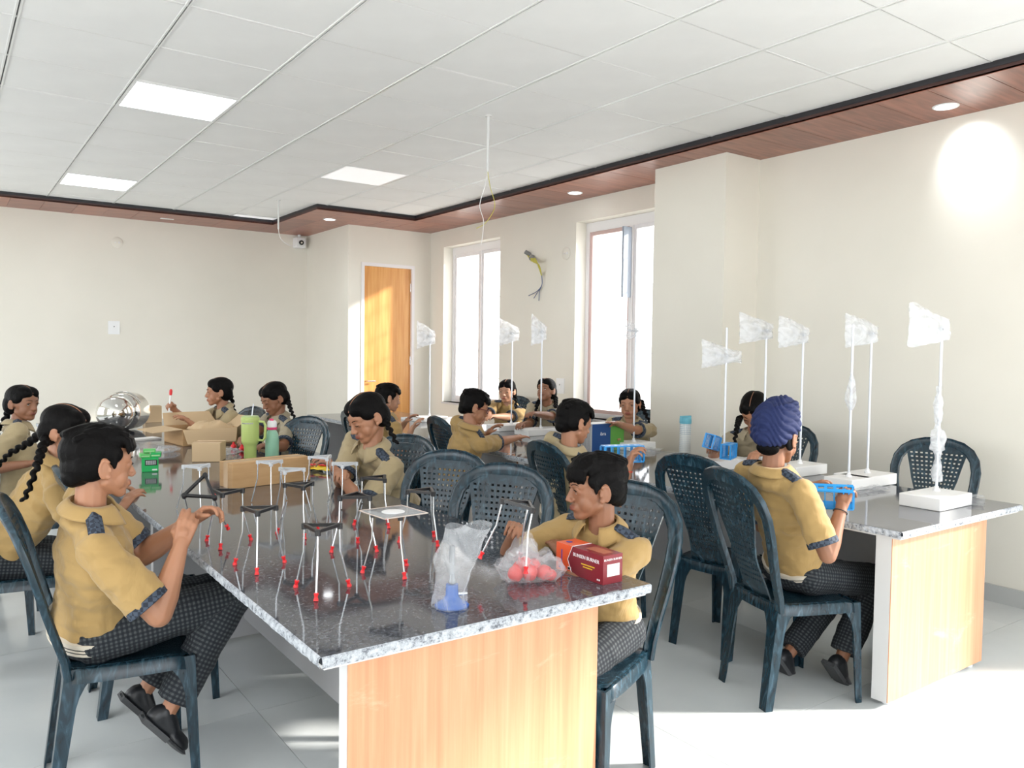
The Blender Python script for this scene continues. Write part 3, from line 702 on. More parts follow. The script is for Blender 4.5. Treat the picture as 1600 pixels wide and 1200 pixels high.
        lg.tube([hx(q*(.030+a), .0680+.0128*math.sqrt(max(0, 1-(a/.0175)**2)), .1045+hi*(1-(a/.017)**2)+(.0005)) for a in (-.015, -.009, -.003, .003, .009, .015)], [.0008*hs, .0014*hs, .0017*hs, .0017*hs, .0015*hs, .0008*hs], 6); mk(lg, 'eyelash', M['blackhair'], t, True, True)
        lg = G(); lg.tube([hx(q*x_, y_, z_) for x_, y_, z_ in ((.011, .0845, .1225), (.020, .0830, .1262), (.032, .0775, .1282), (.044, .0685, .1245))], [.0016*hs, .0026*hs, .0024*hs, .0010*hs], 6, flat=.6); mk(lg, 'eyebrow', M['blackhair'], t, True, True)
        lid = G(); lid.ell((0, 0, 0), (.0135*hs, .0128*hs, .0125*hs), Matrix.Translation(X @ ((ec+Vector((0, -.0006, .0058 if not down else .0015)))*hs)) @ R3.to_4x4(), 14, 10); mk(lid, 'eyelid', sk, t, True, True)
    if glasses:
        gg = G()
        for q in (-1, 1):
            gg.tube([hx(q*.030+.0215*math.cos(a), .088-.004*abs(math.cos(a)), .104+.0165*math.sin(a)) for a in [2*PI*k/20 for k in range(20)]], .0028*hs, 6, closed=True)
            gg.tube([hx(q*.052, .082, .108), hx(q*.070, .06, .108), hx(q*.076, .0, .106)], .0026*hs, 6)
        gg.tube([hx(-.010, .087, .107), hx(0, .090, .109), hx(.010, .087, .107)], .0016*hs, 6)
        o = mk(gg, 'glasses', mat('dark_red_glasses', (.10, .01, .015), .3), t, True, True)
    # --- hair
    hg = G()
    def he(c, r, Q=None): hg.ell((0, 0, 0), [k*hs for k in r], X @ Matrix.LocRotScale(Vector(c)*hs, Q, None), 18, 12)
    if hair == 'boy' or hair == 'boytall':
        he((0, -.024, .148), (.077, .092, .077)); he((0, -.058, .105), (.066, .050, .062)); he((0, .012, .178), (.066, .070, .050))
        he((0, -.075, .075), (.046, .030, .035))
        for q in (-1, 1): he((q*.062, .008, .140), (.014, .036, .030)); he((q*.050, -.040, .108), (.026, .050, .048)); he((q*.069, .018, .118), (.006, .008, .022))
        rn = random.Random(int(hb*7+H.x*100))
        top = .205 if hair == 'boy' else .212
        for k in range(46):
            a = rn.uniform(-1, 1); b_ = rn.uniform(-1, 1); x_ = a*.050; y_ = -.026+b_*.060
            zz = .148+.078*math.sqrt(max(.05, 1-(x_/.08)**2-((y_+.02)/.1)**2)); lean = .022+.012*b_
            hg.tube([hx(x_, y_-.015, zz-.012), hx(x_*1.03, y_+lean*.5, zz-.001), hx(x_*1.06, y_+lean*1.1, zz-.003)], [.012*hs, .009*hs, .003*hs], 6, round_ends=True)
        for k in range(11 + fringe*4):
            x_ = -.058+.116*k/(10+fringe*4); yy = .082*math.sqrt(max(.1, 1-(x_/.078)**2)); dz = .150-rn.uniform(0, .010)-fringe*.006
            hg.tube([hx(x_*.85, yy-.03, .192), hx(x_, yy-.001, .176), hx(x_*1.02+.004, yy+.004, dz+.012), hx(x_*1.03+.008, yy+.001, dz)], [.014*hs, .0125*hs, .010*hs, .004*hs], 7, round_ends=True)
        ho = remesh(hg, 'hair', M['blackhair'], t, max(.0035, vox*.8), 3)
    elif hair == 'girl':
        for q in (-1, 1):
            he((q*.013, -.016, .146), (.064, .092, .0735)); he((q*.022, .020, .166), (.046, .060, .044)); he((q*.040, -.050, .10), (.040, .048, .062))
            he((q*.062, .014, .140), (.014, .038, .034)); he((q*.068, -.010, .128), (.010, .030, .026))
        he((0, -.062, .085), (.050, .040, .045))
        ho = remesh(hg, 'hair', M['blackhair'], t, max(.0035, vox*.8), 2)
        pg = G(); pg.tube([hx(0, -.016+.0940*math.sin(a)+.0015, .146+.0770*math.cos(a)-.0040) for a in [-.5+1.75*k/12 for k in range(13)]], [.0016*hs]*13, 6); 
        mk(pg, 'hair_parting', sk, t, True, True)
    elif hair == 'turban':
        he((0, -.035, .112), (.064, .070, .06)); he((0, -.072, .062), (.050, .024, .03)); 
        for q in (-1, 1): he((q*.064, -.02, .092), (.012, .030, .034))
        ho = remesh(hg, 'hair', M['blackhair'], t, .004, 1)
        tg_ = G()
        def te(c, r, Q=None): tg_.ell((0, 0, 0), [k*hs for k in r], X @ Matrix.LocRotScale(Vector(c)*hs, Q, None), 22, 14)
        te((0, -.024, .176), (.084, .106, .082)); te((0, -.026, .145), (.085, .106, .052)); te((0, -.048, .122), (.079, .086, .056), Matrix.Rotation(.25, 3, 'X').to_quaternion()); te((0, -.015, .225), (.058, .066, .046)); te((.008, .012, .258), (.036, .042, .020))
        for k in range(9):                                                # wound folds
            ang = -.55+.16*k; z0 = .128+.0125*k; rr = math.sqrt(max(.12, 1-((z0-.145)/.135)**2))
            pts = []
            for j in range(28):
                a = 2*PI*j/28; x_ = .0815*rr*math.cos(a); y_ = -.024+.102*rr*math.sin(a); pts.append(hx(x_, y_, z0+.016*math.cos(a+k*.75)*(.6 if k % 2 else 1.)+.012*math.sin(a)))
            tg_.tube(pts, .0095*hs, 8, closed=True)
        for k in range(6): tg_.tube([hx((-.050+.020*k)*1.1, -.118+.004*abs(k-2.5)*2, .125), hx(-.050+.022*k, -.108+.004*abs(k-2.5)*2, .175), hx(-.035+.015*k, -.075, .222), hx(-.012+.008*k, -.03, .256), hx(.004+.004*k, .015, .264)], [.010*hs, .011*hs, .011*hs, .010*hs, .008*hs], 8, round_ends=True)
        tu = remesh(tg_, 'turban', M['turban'], t, .0035, 2); me = tu.data; n = len(me.vertices); cc = np.empty(n*3); me.vertices.foreach_get('co', cc); cc = cc.reshape(-1, 3); nr = np.empty(n*3); me.vertices.foreach_get('normal', nr); nr = nr.reshape(-1, 3)
        Xi = np.array(X.inverted()); lc = ((cc+np.array([t.location.x, t.location.y, 0])) @ Xi[:3, :3].T+Xi[:3, 3])/hs
        ph = lc[:, 2]*.85+np.abs(lc[:, 0]+.01)*.75+lc[:, 1]*.42+.010*np.sin(lc[:, 0]*60+lc[:, 1]*25); cc = cc+nr*(.0060*np.abs(np.sin(ph*125))-.003)[:, None]*hs; me.vertices.foreach_set('co', cc.ravel()); me.update()
    for bi, br_path in enumerate(braids or []):
        bgm = G(); P = [Vector(p) for p in br_path]
        # resample by length
        seg = []; 
        for a, b_ in zip(P[:-1], P[1:]):
            k = max(2, int((b_-a).length/.004)); seg += [a.lerp(b_, i/k) for i in range(k)]
        seg.append(P[-1]); step = .017; acc = 0; last = seg[0]; knots = [seg[0]]
        for p in seg:
            acc += (p-last).length; last = p
            if acc >= step: knots.append(p); acc = 0
        for i in range(len(knots)-1):
            d = (knots[i+1]-knots[i]).normalized(); sd_ = d.cross(CP-knots[i]).normalized(); sg = 1 if i % 2 else -1; tp = 1-.45*i/len(knots); r0 = .0185*tp
            fwdv = (d+sd_*sg*.45).normalized(); q = Matrix((fwdv, fwdv.cross(sd_.cross(d)).normalized(), sd_.cross(d).normalized())).transposed()
            try: bgm.ell(knots[i]+sd_*sg*r0*.36, (r0*1.35, r0*.85, r0*.95), q, 10, 7)
            except Exception: pass
        remesh(bgm, 'braid', M['blackhair'], t, .004, 3)
    # --- shirt
    sg = G(); Wd = [.135, .132, .130, .135, .142, .146, .135, .085]; Dp = [.105, .100, .098, .098, .100, .098, .085, .062]
    for k in range(8):
        u = k/7; c_ = hips.lerp(C, .08+u*.85)+TR @ Vector((0, -.012*math.sin(u*PI)*-1, .0)); sg.ell(c_, (Wd[k]*s*bodyfat, Dp[k]*s*bodyfat, .095*s if k < 6 else .06*s), TR, 20, 12)
    sg.cap(ShR, ShL, .053*s, .053*s); 
    for a in (ShR, ShL): sg.cap(a, nb+TR @ Vector((0, -.01, -.012)), .046*s, .050*s)
    sg.ell(C+TR @ Vector((0, -.012, .004)), (.105*s, .070*s, .040*s), TR); sg.ell(nb+TR @ Vector((0, -.014, -.022)), (.066*s, .060*s, .030*s), TR)
    slv = .80
    for Sh, E_ in ((ShR, ER), (ShL, EL)):
        e_ = Sh.lerp(E_, slv); sg.tube([Sh, Sh.lerp(e_, .5), e_], [.056*s, .056*s*bodyfat, .058*s*bodyfat], 14, round_ends=False); sg.ell(Sh, (.056*s,)*3)
    so = remesh(sg, 'shirt', cl, t, .008 if vox > .005 else .006, 7); disp(so, .0062, 12, (1, 1, 1.5), hb)
    for Sh, E_ in ((ShR, ER), (ShL, EL)):
        u = (E_-Sh).normalized(); e_ = Sh.lerp(E_, slv); cg = G(); a = e_-u*.013; b_ = e_+u*.008; r = .0575*s*bodyfat
        F2 = frame(u.orthogonal().normalized(), u)
        cg.lathe([(r, -.012), (r+.0025, -.010), (r+.003, .012), (r, .014), (r-.010, .013), (r-.012, .0)], 28, Matrix.Translation(e_) @ F2.to_4x4()); mk(cg, 'sleeve_cuff', M['band_check'], t, True, True)
    for Sh in (ShR, ShL):
        q = G(); a = Sh.lerp(nb, .10)+upT*.0; b_ = Sh.lerp(nb, .62)
        d = (b_-a).normalized(); nn = (upT-d*upT.dot(d)).normalized(); w_ = d.cross(nn)
        q.grid(lambda u, v: a.lerp(b_, u)+w_*(v-.5)*.040*s+nn*(.0545*s-.012*s*abs(v-.5)*2+.003*math.sin(u*PI)), 8, 6)
        tb_ = mk(q, 'shoulder_tab', M['band_check'], t, True, True); bake(tb_, [('SOLIDIFY', dict(thickness=.007, offset=0))])
    # waistband
    wg = G(); c0 = hips+TR @ Vector((0, 0, .0)); X2 = Matrix.Translation(c0) @ TR.to_4x4() @ Matrix.Diagonal((Wd[0]*1.07*s*bodyfat, Dp[0]*1.10*s*bodyfat, 1, 1))
    for k, (z0, z1, mm) in enumerate(((0, .010, 0), (.010, .014, 1), (.014, .022, 0), (.022, .026, 1), (.026, .042, 0))):
        wg.mat(mm); wg.lathe([(.90, z0-.002), (.985, z0), (.985, z1), (.9, z1+.002)], 36, X2)
    mk(wg, 'waistband', [M['rib'], M['print']], t, True, True)
    # collar: stand plus two falling leaves, open in front
    if collar:
        nd = ((X @ Vector((0, -.022*hs, .05*hs)))-nb).normalized(); CF = frame(bf, (nd+upT*1.2).normalized()); cen = nb+CF @ Vector((0, .004, .012))
        cg = G()
        def cf(u, v):
            a = -2.62+5.24*u; fr = abs(a)/2.62
            rt_ = .059*s; ro = (.0635+.030*v+.012*fr*v)*s
            drop = (.030+.030*max(0, fr-.55)/.45)*v*s; zt = (.026-.012*fr)*s
            r_ = ro if v > 0 else rt_
            return cen+CF @ Vector((r_*math.sin(a), -r_*math.cos(a)*.95, zt-drop+.004*math.sin(v*PI)))
        cg.grid(cf, 36, 6); co2 = mk(cg, 'collar', cl, t, True, True); bake(co2, [('SOLIDIFY', dict(thickness=.004))])
        cg = G(); cg.grid(lambda u, v: cen+CF @ Vector(((.0585*s+.003*v)*math.sin(-2.5+5*u), -(.0585*s+.003*v)*math.cos(-2.5+5*u)*.95, (.024-.012*abs(-1+2*u)-.035*v)*s)), 30, 2); c3 = mk(cg, 'collar_stand', cl, t, True, True); bake(c3, [('SOLIDIFY', dict(thickness=.003))])
    # placket and buttons
    if front_detail:
        for k in range(4):
            u = .80-.16*k; p = hips.lerp(C, u)+TR @ Vector((0, 1, 0))*(.097*s*bodyfat+.006*(k < 3)); bg_ = G(); bg_.ell((0, 0, 0), (.0065, .003, .0065), Matrix.Translation(p) @ TR.to_4x4(), 10, 6); mk(bg_, 'button', M['button'], t, True, True)
    if wrist:
        for (sd_, mm) in wrist:
            E_, W_ = (ER, WR) if sd_ == 'R' else (EL, WL); u = (W_-E_).normalized(); p = E_.lerp(W_, .86); q = u.orthogonal().normalized(); r_ = u.cross(q); wg2 = G(); wg2.tube([p+(q*math.cos(a)+r_*math.sin(a))*.0262*s for a in [2*PI*k/20 for k in range(20)]], .0022, 6, closed=True); mk(wg2, 'wrist_thread', mm, t, True, True)
    # --- trousers
    pg = G(); pg.ell(hips+Vector((0, 0, -.030)), (.138*s*bodyfat, .115*s, .068*s), frame(bf, Vector((0, 0, 1))), 18, 12); bones = []
    for h_, k_, f_ in ((hr, KR, fR), (hl, KL, fL)):
        e_ = k_.lerp(f_, .90); pg.cap(h_+Vector((0, 0, -.018)), k_, .080*s, .068*s); pg.tube([k_, k_.lerp(e_, .5), e_], [.066*s, .062*s, .060*s], 14, round_ends=False); pg.ell(k_, (.068*s,)*3); bones += [(h_, k_), (k_, e_)]
    po = remesh(pg, 'trousers', M['check'], t, .010 if vox > .005 else .007, 4); disp(po, .005, 10, (1, 1, 1.2), hb+3)
    me = po.data; n = len(me.vertices); cc = np.empty(n*3); me.vertices.foreach_get('co', cc); cc = cc.reshape(-1, 3)+np.array([t.location.x, t.location.y, 0]); nr = np.empty(n*3); me.vertices.foreach_get('normal', nr); nr = nr.reshape(-1, 3)
    best = np.full(n, 1e9); C3 = np.zeros((n, 3)); W3 = np.zeros((n, 3))
    for a, b_ in bones:
        u = (b_-a).normalized(); F3 = frame(br.cross(u) if abs(br.dot(u)) < .9 else bf, u); A = np.array(F3); ra = cc-np.array(a); lo = ra @ A
        tt = np.clip(lo[:, 2], 0, (b_-a).length); dd = lo[:, 0]**2+lo[:, 1]**2+(lo[:, 2]-tt)**2; msk = dd < best; best[msk] = dd[msk]; C3[msk] = lo[msk]; ln_ = nr @ A; W3[msk] = (1-np.abs(ln_)**2)[msk]
    for nm, ar in (('cl', C3), ('cw', np.clip(W3, 0, 1))):
        q = me.attributes.new(nm, 'FLOAT_VECTOR', 'POINT'); q.data.foreach_set('vector', ar.astype(np.float32).ravel())
    # --- shoes
    if shoe:
        for k_, f_ in ((KR, fR), (KL, fL)):
            u = (f_-k_).normalized(); fd = bf if f_.z < .12 and not (feetR and kneeup > .5) else (bf*.55+Vector((0, 0, -.8)))
            if shoe == 'tucked': fd = (bf*.62+Vector((0, 0, -.75)))
            else: fd = bf
            fd.normalize(); FU = frame(fd, (-u+Vector((0, 0, .4))).normalized() if shoe != 'tucked' else (bf*.75+Vector((0, 0, .62)))); X3 = Matrix.Translation(f_) @ FU.to_4x4()
            hg2 = G(); hg2.ell((0, 0, 0), (.031, .036, .036), X3 @ Matrix.Translation((0, -.014, -.024)), 12, 8); hg2.cap(X3 @ Vector((0, -.005, -.005)), X3 @ Vector((0, .060, -.034)), .031, .028); hg2.cap(X3 @ Vector((0, -.02, -.032)), X3 @ Vector((0, .118, -.042)), .030, .024); hg2.ell((0, 0, 0), (.037, .055, .021), X3 @ Matrix.Translation((0, .095, -.044)), 14, 8)
            sh_ = remesh(hg2, 'shoe', M['shoe'], t, .006, 2)
            sl = G(); sl.box((-.034, -.052, -.068), (.034, .06, -.050), X3); sl.ell((0, 0, 0), (.043, .062, .011), X3 @ Matrix.Translation((0, .095, -.058)), 16, 6); sl.ell((0, 0, 0), (.036, .04, .011), X3 @ Matrix.Translation((0, -.02, -.058)), 16, 6); mk(sl, 'shoe_sole', M['sole'], sh_, True)
    return dict(t=t, X=X, R3=R3, hx=hx, C=C, nb=nb, TR=TR, ShR=ShR, ShL=ShL, WR=WR, WL=WL, ER=ER, EL=EL, hips=hips, dR=dR, dL=dL)

# ------------------------------------------------------------------ who sits where
def sit(c, b): p = Vector((c[0], c[1], .515))-dirb(b)*.10; return p
def apex(px, py, b):                              # chair centre from where the top of its back shows
    p = tz(px, py, .94)+dirb(b)*.335; return (p.x, p.y)
# front boy
b = 90; c = (.50, 2.93)
chair(c, 94, 'teal plastic chair carrying the boy at the lower left of the photo')
hp = sit(c, b)
FB = person('boy in khaki shirt at lower left, seen from behind, assembling a small tripod', hp, b, at(157, 724, 2.52), 82, .05, 0, 1.06, at(293, 818, 2.56), at(326, 797, 2.66), poleR=(-.2, -.35, -1), poleL=(0, .3, -1),
   feetR=at(262, 1112, 2.66), feetL=at(226, 1080, 2.90), hair='boy', shirt='shirt', skin='skin', vox=.0034, curlR=.8, curlL=.9, backR=(0, -.5, .6), backL=(0, .5, .7), shoe='tucked', s=1.04, bodyfat=1.12)
# braid girl
c = (.30, 4.15); b = 92
chair(c, 92, 'teal plastic chair at the left edge, under the girl with two long braids')
person('girl with two long braids leaning forward behind the front boy', sit(c, b), b, at(104, 672, 3.42), 124, .22, .10, 1.0, at(205, 775, 3.5), at(190, 760, 3.7), hair='girl', shirt='shirt', skin='skin', vox=.0048, lookb=170, s=1.02,
   braids=[[at(74, 680, 3.36), at(66, 700, 3.3), at(57, 730, 3.2), at(45, 765, 3.18), at(32, 790, 3.2)], [at(70, 672, 3.55), at(45, 692, 3.6), at(15, 708, 3.62), at(-5, 730, 3.65)]])
# girl at far left
c = (.46, 5.42); b = 95
chair(c, 95, 'teal plastic chair at the far left under the girl who turns to the camera')
person('girl at the left edge in khaki shirt turning her head towards the camera', sit(c, b), b, at(36, 630, 4.70), 142, .0, -.04, .98, at(62, 722, 4.5), at(95, 700, 4.8), hair='girl', shirt='shirt2', skin='skin2', vox=.0052, lookb=165,
   braids=[[at(15, 640, 4.72), at(8, 655, 4.72), at(0, 668, 4.72), at(-8, 690, 4.75)]])
chair((.20, 4.78), 100, 'mostly hidden teal plastic chair between the two girls with braids at the left edge')
chair((.72, 3.52), 92, 'empty teal plastic chair pushed under the long table beyond the front boy')
# syringe girl
c = (2.02, 6.32); b = 268
chair(apex(396, 641, 256), 256, 'teal plastic chair behind the girl who holds up a dropper')
SG = person('girl in profile at the long table\'s far end holding up a dropper', sit(c, b), b, at(342, 612, 6.15), 282, .02, 0, 1.02, at(264, 632, 5.9), at(287, 652, 5.85), hair='girl', shirt='shirt2', skin='skin', vox=.0052, curlR=1.3, curlL=.7, backR=(.3, .9, .2),
   braids=[[at(356, 612, 6.25), at(362, 622, 6.25), at(364, 635, 6.22), at(368, 648, 6.2)]])
# girl two
c = (2.13, 5.72); b = 262
chair(apex(481, 657, 245), 245, 'teal plastic chair behind the girl who sits behind the lime green tumbler')
person('girl with a long thin braid looking down behind the lime green tumbler', sit(c, b), b, at(428, 622, 5.75), 264, .42, 0, 1.04, at(372, 690, 5.3), at(405, 697, 5.2), hair='girl', shirt='shirt3', skin='skin2', vox=.005,
   braids=[[at(447, 618, 5.8), at(451, 630, 5.72), at(456, 645, 5.65), at(463, 658, 5.6)]])
# girl three
c = (1.98, 3.92); b = 258
chair(apex(636, 687, 245), 245, 'teal plastic chair behind the older girl whose braid hangs down her back')
G3 = person('older girl in the middle looking down at her hands, thick braid down her back', sit(c, b)+Vector((0, 0, .02)), b, at(573, 652, 4.08), 264, .42, .06, 1.12, at(531, 737, 3.75), at(512, 720, 3.85), poleR=(0, .5, -1), poleL=(.4, -.6, -1), hair='girl', shirt='shirt2', skin='skin', vox=.0042, front_detail=True, s=1.08, curlR=.7, curlL=.9,
   braids=[[at(593, 640, 4.12), at(601, 655, 4.06), at(611, 675, 4.0), at(622, 697, 3.97)]])
# bunsen boy
c = (1.76, 2.01); b = 258
chair((1.72, 1.99), 250, 'teal plastic chair holding the boy beside the Bunsen burner box')
BB = person('boy at the near corner of the long table lifting a small tripod', Vector((1.86, 2.02, .515)), b, at(930, 762, 2.64), 294, .04, .0, 1.0, tz(806, 820, .88), Vector((1.68, 2.08, .795)), poleR=(.2, .8, -.7), elbL=Vector((1.80, 1.79, .78)), poleL=None, hair='boy', shirt='shirt', skin='skin2', vox=.0034, curlR=1.15, curlL=.45, backR=(-.2, -.5, .6), fringe=2, s=.92, wrist=None)
# empty chairs along the long table
q_ = apex(785, 737, 238); chair((q_[0]+.03, q_[1]+.02), 238, 'empty teal chair beside the tripods, nearer of the two empty ones there')
q_ = apex(690, 714, 240); chair((q_[0]+.05, q_[1]), 240, 'empty teal chair beside the older girl, farther of the two empty ones there')
# right table, near side
c = (2.98, 2.13); b = 112
chair((2.96, 2.05), 108, 'dark teal plastic chair under the boy in the navy turban')
TB = person('boy in a navy turban and mustard shirt seen from behind at the right table', sit((3.11, 2.04), b), 98, at(1216, 683, 3.34), 84, .10, .0, 1.04, at(1322, 768, 3.24), at(1268, 757, 3.45), poleR=(.2, -.5, -1), hair='turban', shirt='shirt', skin='skin2', vox=.0038, curlR=1.0, wrist=[('R', M['print'])],
   feetR=Vector((3.20, 1.96, .10)), feetL=Vector((3.10, 2.16, .08)), s=1.02, shoe='tucked')
chair((3.19, 2.58), 84, 'empty dark teal plastic chair with a perforated back left of the turban boy')
c = (2.90, 3.42); b = 92
chair(apex(850, 696, 98), 98, 'teal plastic chair behind the boy with the red wrist thread')
MB = person('boy seen from behind reaching a blue test tube rack with a red wrist thread', sit(c, b), b, at(898, 660, 4.22), 96, .22, 0, 1.02, at(988, 708, 3.95), at(948, 712, 4.1), poleR=(0, -.6, -1), hair='boy', shirt='shirt2', skin='skin', vox=.0045, curlR=1.1, wrist=[('R', M['string'])])
c = (2.94, 4.68); b = 88
chair(apex(684, 656, 96), 96, 'teal plastic chair behind the boy with red glasses')
person('boy with dark red glasses stretching his arm across the far table', sit(c, b), b, at(742, 636, 5.38), 113, .28, 0, 1.02, tz(826, 680, .83), at(770, 668, 5.5), elbR=tz(774, 694, .79), hair='boy', shirt='shirt', skin='skin', vox=.0048, glasses=True, curlR=.25)
c = (2.96, 5.72); b = 85
chair((2.92, 5.74), 88, 'hidden teal plastic chair under the boy behind the older girl')
person('small boy in profile at the far table behind the older girl', sit(c, b), b, at(607, 622, 6.2), 102, .12, 0, .98, at(648, 662, 5.95), at(640, 652, 6.3), hair='boy', shirt='shirt', skin='skin3', vox=.0052)
# right table, wall side
chair((4.55, 6.62), 255, 'teal plastic chair showing between the two girls below the wall wires')
person('girl in khaki shirt under the wall wires, left of the two, arms on the table', (4.50, 6.32, .53), 244, at(792, 611, 7.55), 236, .05, 0, 1.0, at(748, 658, 7.15), at(756, 651, 7.0), elbL=at(805, 672, 7.2), elbR=at(765, 672, 7.5), hair='girl', shirt='shirt', skin='skin3', vox=.0055, lookb=222, front_detail=True,
   braids=[[at(803, 610, 7.6), at(806, 625, 7.55), at(807, 640, 7.5)]])
chair((4.44, 5.60), 266, 'hidden teal plastic chair under the girl looking up by the wall wires')
person('girl looking up at the retort stand rod with braids over her shoulders', (4.48, 5.62, .53), 246, at(853, 610, 6.95), 247, -.28, .05, 1.0, at(812, 663, 6.6), at(822, 645, 6.4), elbL=at(870, 672, 6.65), elbR=at(832, 676, 6.9), hair='girl', shirt='shirt3', skin='skin2', vox=.0055, 
   braids=[[at(845, 622, 6.98), at(838, 635, 6.85), at(838, 652, 6.82), at(840, 662, 6.85)], [at(868, 622, 6.95), at(869, 638, 6.8), at(866, 655, 6.75), at(864, 668, 6.75)]])
chair((4.42, 4.60), 250, 'dark plastic chair behind the girl in front of the open window')
person('girl in front of the open window staring at the camera, hand over a blue carton', (4.46, 4.55, .53), 242, at(984, 631, 6.05), 236, .06, .04, 1.04, at(960, 684, 5.75), at(950, 658, 5.55), elbL=at(1010, 694, 5.8), hair='girl', shirt='shirt2', skin='skin', vox=.0048, lookb=226, front_detail=True, curlL=.2,
   braids=[[at(1002, 628, 6.1), at(1006, 640, 6.0), at(1011, 652, 5.95), at(1018, 664, 5.95)]])
chair((4.36, 3.26), 262, 'hidden dark plastic chair under the girl bent over a blue rack')
person('girl by the pillar bending her head over a blue rack, braid over her shoulder', (4.40, 3.28, .53), 246, at(1178, 642, 5.05), 250, .72, -.05, 1.06, at(1112, 700, 4.75), at(1168, 716, 4.45), hair='girl', shirt='shirt3', skin='skin', vox=.0045, front_detail=True, poleL=(.3, -.8, -.9), wrist=None,
   braids=[[at(1156, 652, 5.05), at(1152, 665, 4.92), at(1149, 682, 4.84), at(1146, 700, 4.80)]])
chair((4.36, 2.22), 255, 'empty dark teal chair behind the right end of the right table')

# ------------------------------------------------------------------ tripods
def tripod(label, top='black', feet=True):
    t = thing('tripod_stand', label, 'tripod', group=None); R_ = .058; hgt = .190
    P = [Vector((R_*math.cos(a), R_*math.sin(a), hgt)) for a in (0, 2*PI/3, 4*PI/3)]
    g = G()
    for i in range(3):
        a, b_ = P[i], P[(i+1) % 3]; u = (b_-a).normalized(); w_ = u.cross(Vector((0, 0, 1)))*.0045
        vs = [a-w_, a+w_, b_+w_, b_-w_]; g.add([v-Vector((0, 0, .009)) for v in vs]+[Vector(v) for v in vs], [(3, 2, 1, 0), (4, 5, 6, 7), (0, 1, 5, 4), (1, 2, 6, 5), (2, 3, 7, 6), (3, 0, 4, 7)])
        g.lathe([(.0085, -.016), (.0085, -.001), (.007, 0.0005)], 10, Matrix.Translation(a))
    mk(g, 'top_frame', M['black'] if top == 'black' else M['grey_top'], t)
    for p in P:
        o = Vector((p.x, p.y, 0)).normalized(); a = p-Vector((0, 0, .012)); q = G()
        k1 = Vector((p.x, p.y, .108))+o*.002; k2 = Vector((p.x, p.y, .095))+o*.006; e = Vector((p.x, p.y, .004))+o*.030
        q.tube([a, k1, k2, e], .0027, 8); l = mk(q, 'leg', M['steel'], t, smooth=True)
        if feet:
            q = G(); dr = (e-k2).normalized(); X = Matrix.Translation(e-dr*.006) @ frame(dr.orthogonal(), -dr).to_4x4()
            q.lathe([(.0045, -.010), (.0072, -.010), (.0066, -.004), (.0050, -.002), (.0050, .004), (.0068, .007), (.0068, .011), (.003, .012)], 12, X); mk(q, 'rubber_foot', M['red'], l, smooth=True)
    return t
tb0 = tripod('', 'black'); tw0 = tripod('', 'grey', False); first = {'b': True, 'w': True}
def put(kind, x, y, deg, label, z=TT, M4=None):
    src = tb0 if kind == 'b' else tw0
    o = src if first[kind] else dup(src)
    first[kind] = False; o['label'] = label; o['group'] = 'small tripod stands on the long table'
    if M4 is not None: o.matrix_world = M4; o.location = M4.to_translation(); o.rotation_euler = M4.to_euler()
    else: o.location = (x, y, z); o.rotation_euler = (0, 0, math.radians(deg))
    return o
put('b', .816, 2.861, 2, 'black topped tripod standing just right of the front boy\'s hands')
put('b', .813, 2.495, 8, 'black topped tripod near the left table edge, second of the near row')
put('b', .877, 2.150, 0, 'black topped tripod nearest the camera, left of the gauze plate')
put('b', 1.086, 2.86, 20, 'black topped tripod in front of the long cardboard carton')
put('b', 1.165, 2.545, 60, 'black topped tripod directly behind the nearest tripod, left of the gauze plate')
gz = put('b', 1.135, 2.215, 30, 'tripod carrying the square wire gauze')
put('b', 1.400, 2.86, 35, 'black topped tripod in front of the older girl\'s elbow')
put('b', 1.415, 2.51, 35, 'black topped tripod at the right table edge behind the gauze plate')
put('w', .887, 3.53, 25, 'pale topped tripod in front of the small square carton')
put('w', 1.19, 3.50, 15, 'pale topped tripod in front of the left half of the long carton')
put('w', 1.185, 3.24, -10, 'pale topped tripod in front of the right half of the long carton')
put('w', 1.45, 3.54, 30, 'pale topped tripod at the right end of the long carton')
put('w', 1.445, 3.28, 0, 'pale topped tripod in front of the older girl\'s hands')
# held ones
def held(kind, ctop, up, spin, label):
    up = Vector(up).normalized(); F3 = frame(up.orthogonal(), up) @ Matrix.Rotation(math.radians(spin), 3, 'Z')
    return put(kind, 0, 0, 0, label, M4=Matrix.Translation(Vector(ctop)-up*.190) @ F3.to_4x4())
held('b', at(314, 763, 2.74), (-.35, -.75, .75), 98, 'tilted black topped tripod held by the front boy')
held('b', at(815, 785, 2.40), (.16, -.12, 1), 75, 'black topped tripod lifted by the boy at the near corner')
# wire gauze
t = thing('wire_gauze', 'square wire gauze with white ceramic disc lying on a tripod', 'wire gauze', (1.135, 2.205, TT+.1905), math.radians(4))
g = G(); h_ = .078
n_ = 26
for i in range(n_+1):
    a = -h_+2*h_*i/n_; g.box((a-.0004, -h_, .0006), (a+.0004, h_, .0014)); g.box((-h_, a-.0004, .0012), (h_, a+.0004, .0020))
mk(g, 'wire_mesh', M['steel'], t)['kind'] = 'stuff'
g = G()
for a, b_ in (((-h_, -h_, 0), (h_, -h_+.003, .0026)), ((-h_, h_-.003, 0), (h_, h_, .0026)), ((-h_, -h_, 0), (-h_+.003, h_, .0026)), ((h_-.003, -h_, 0), (h_, h_, .0026))): g.box(a, b_)
mk(g, 'folded_rim', mat('copper_rim', (.75, .62, .54), .35, .3), t)
g = G(); g.lathe([(.0, .0005), (.036, .0005), (.036, .0028), (.034, .0032), (0, .0032)], 28); mk(g, 'ceramic_disc', M['white'], t, smooth=True)

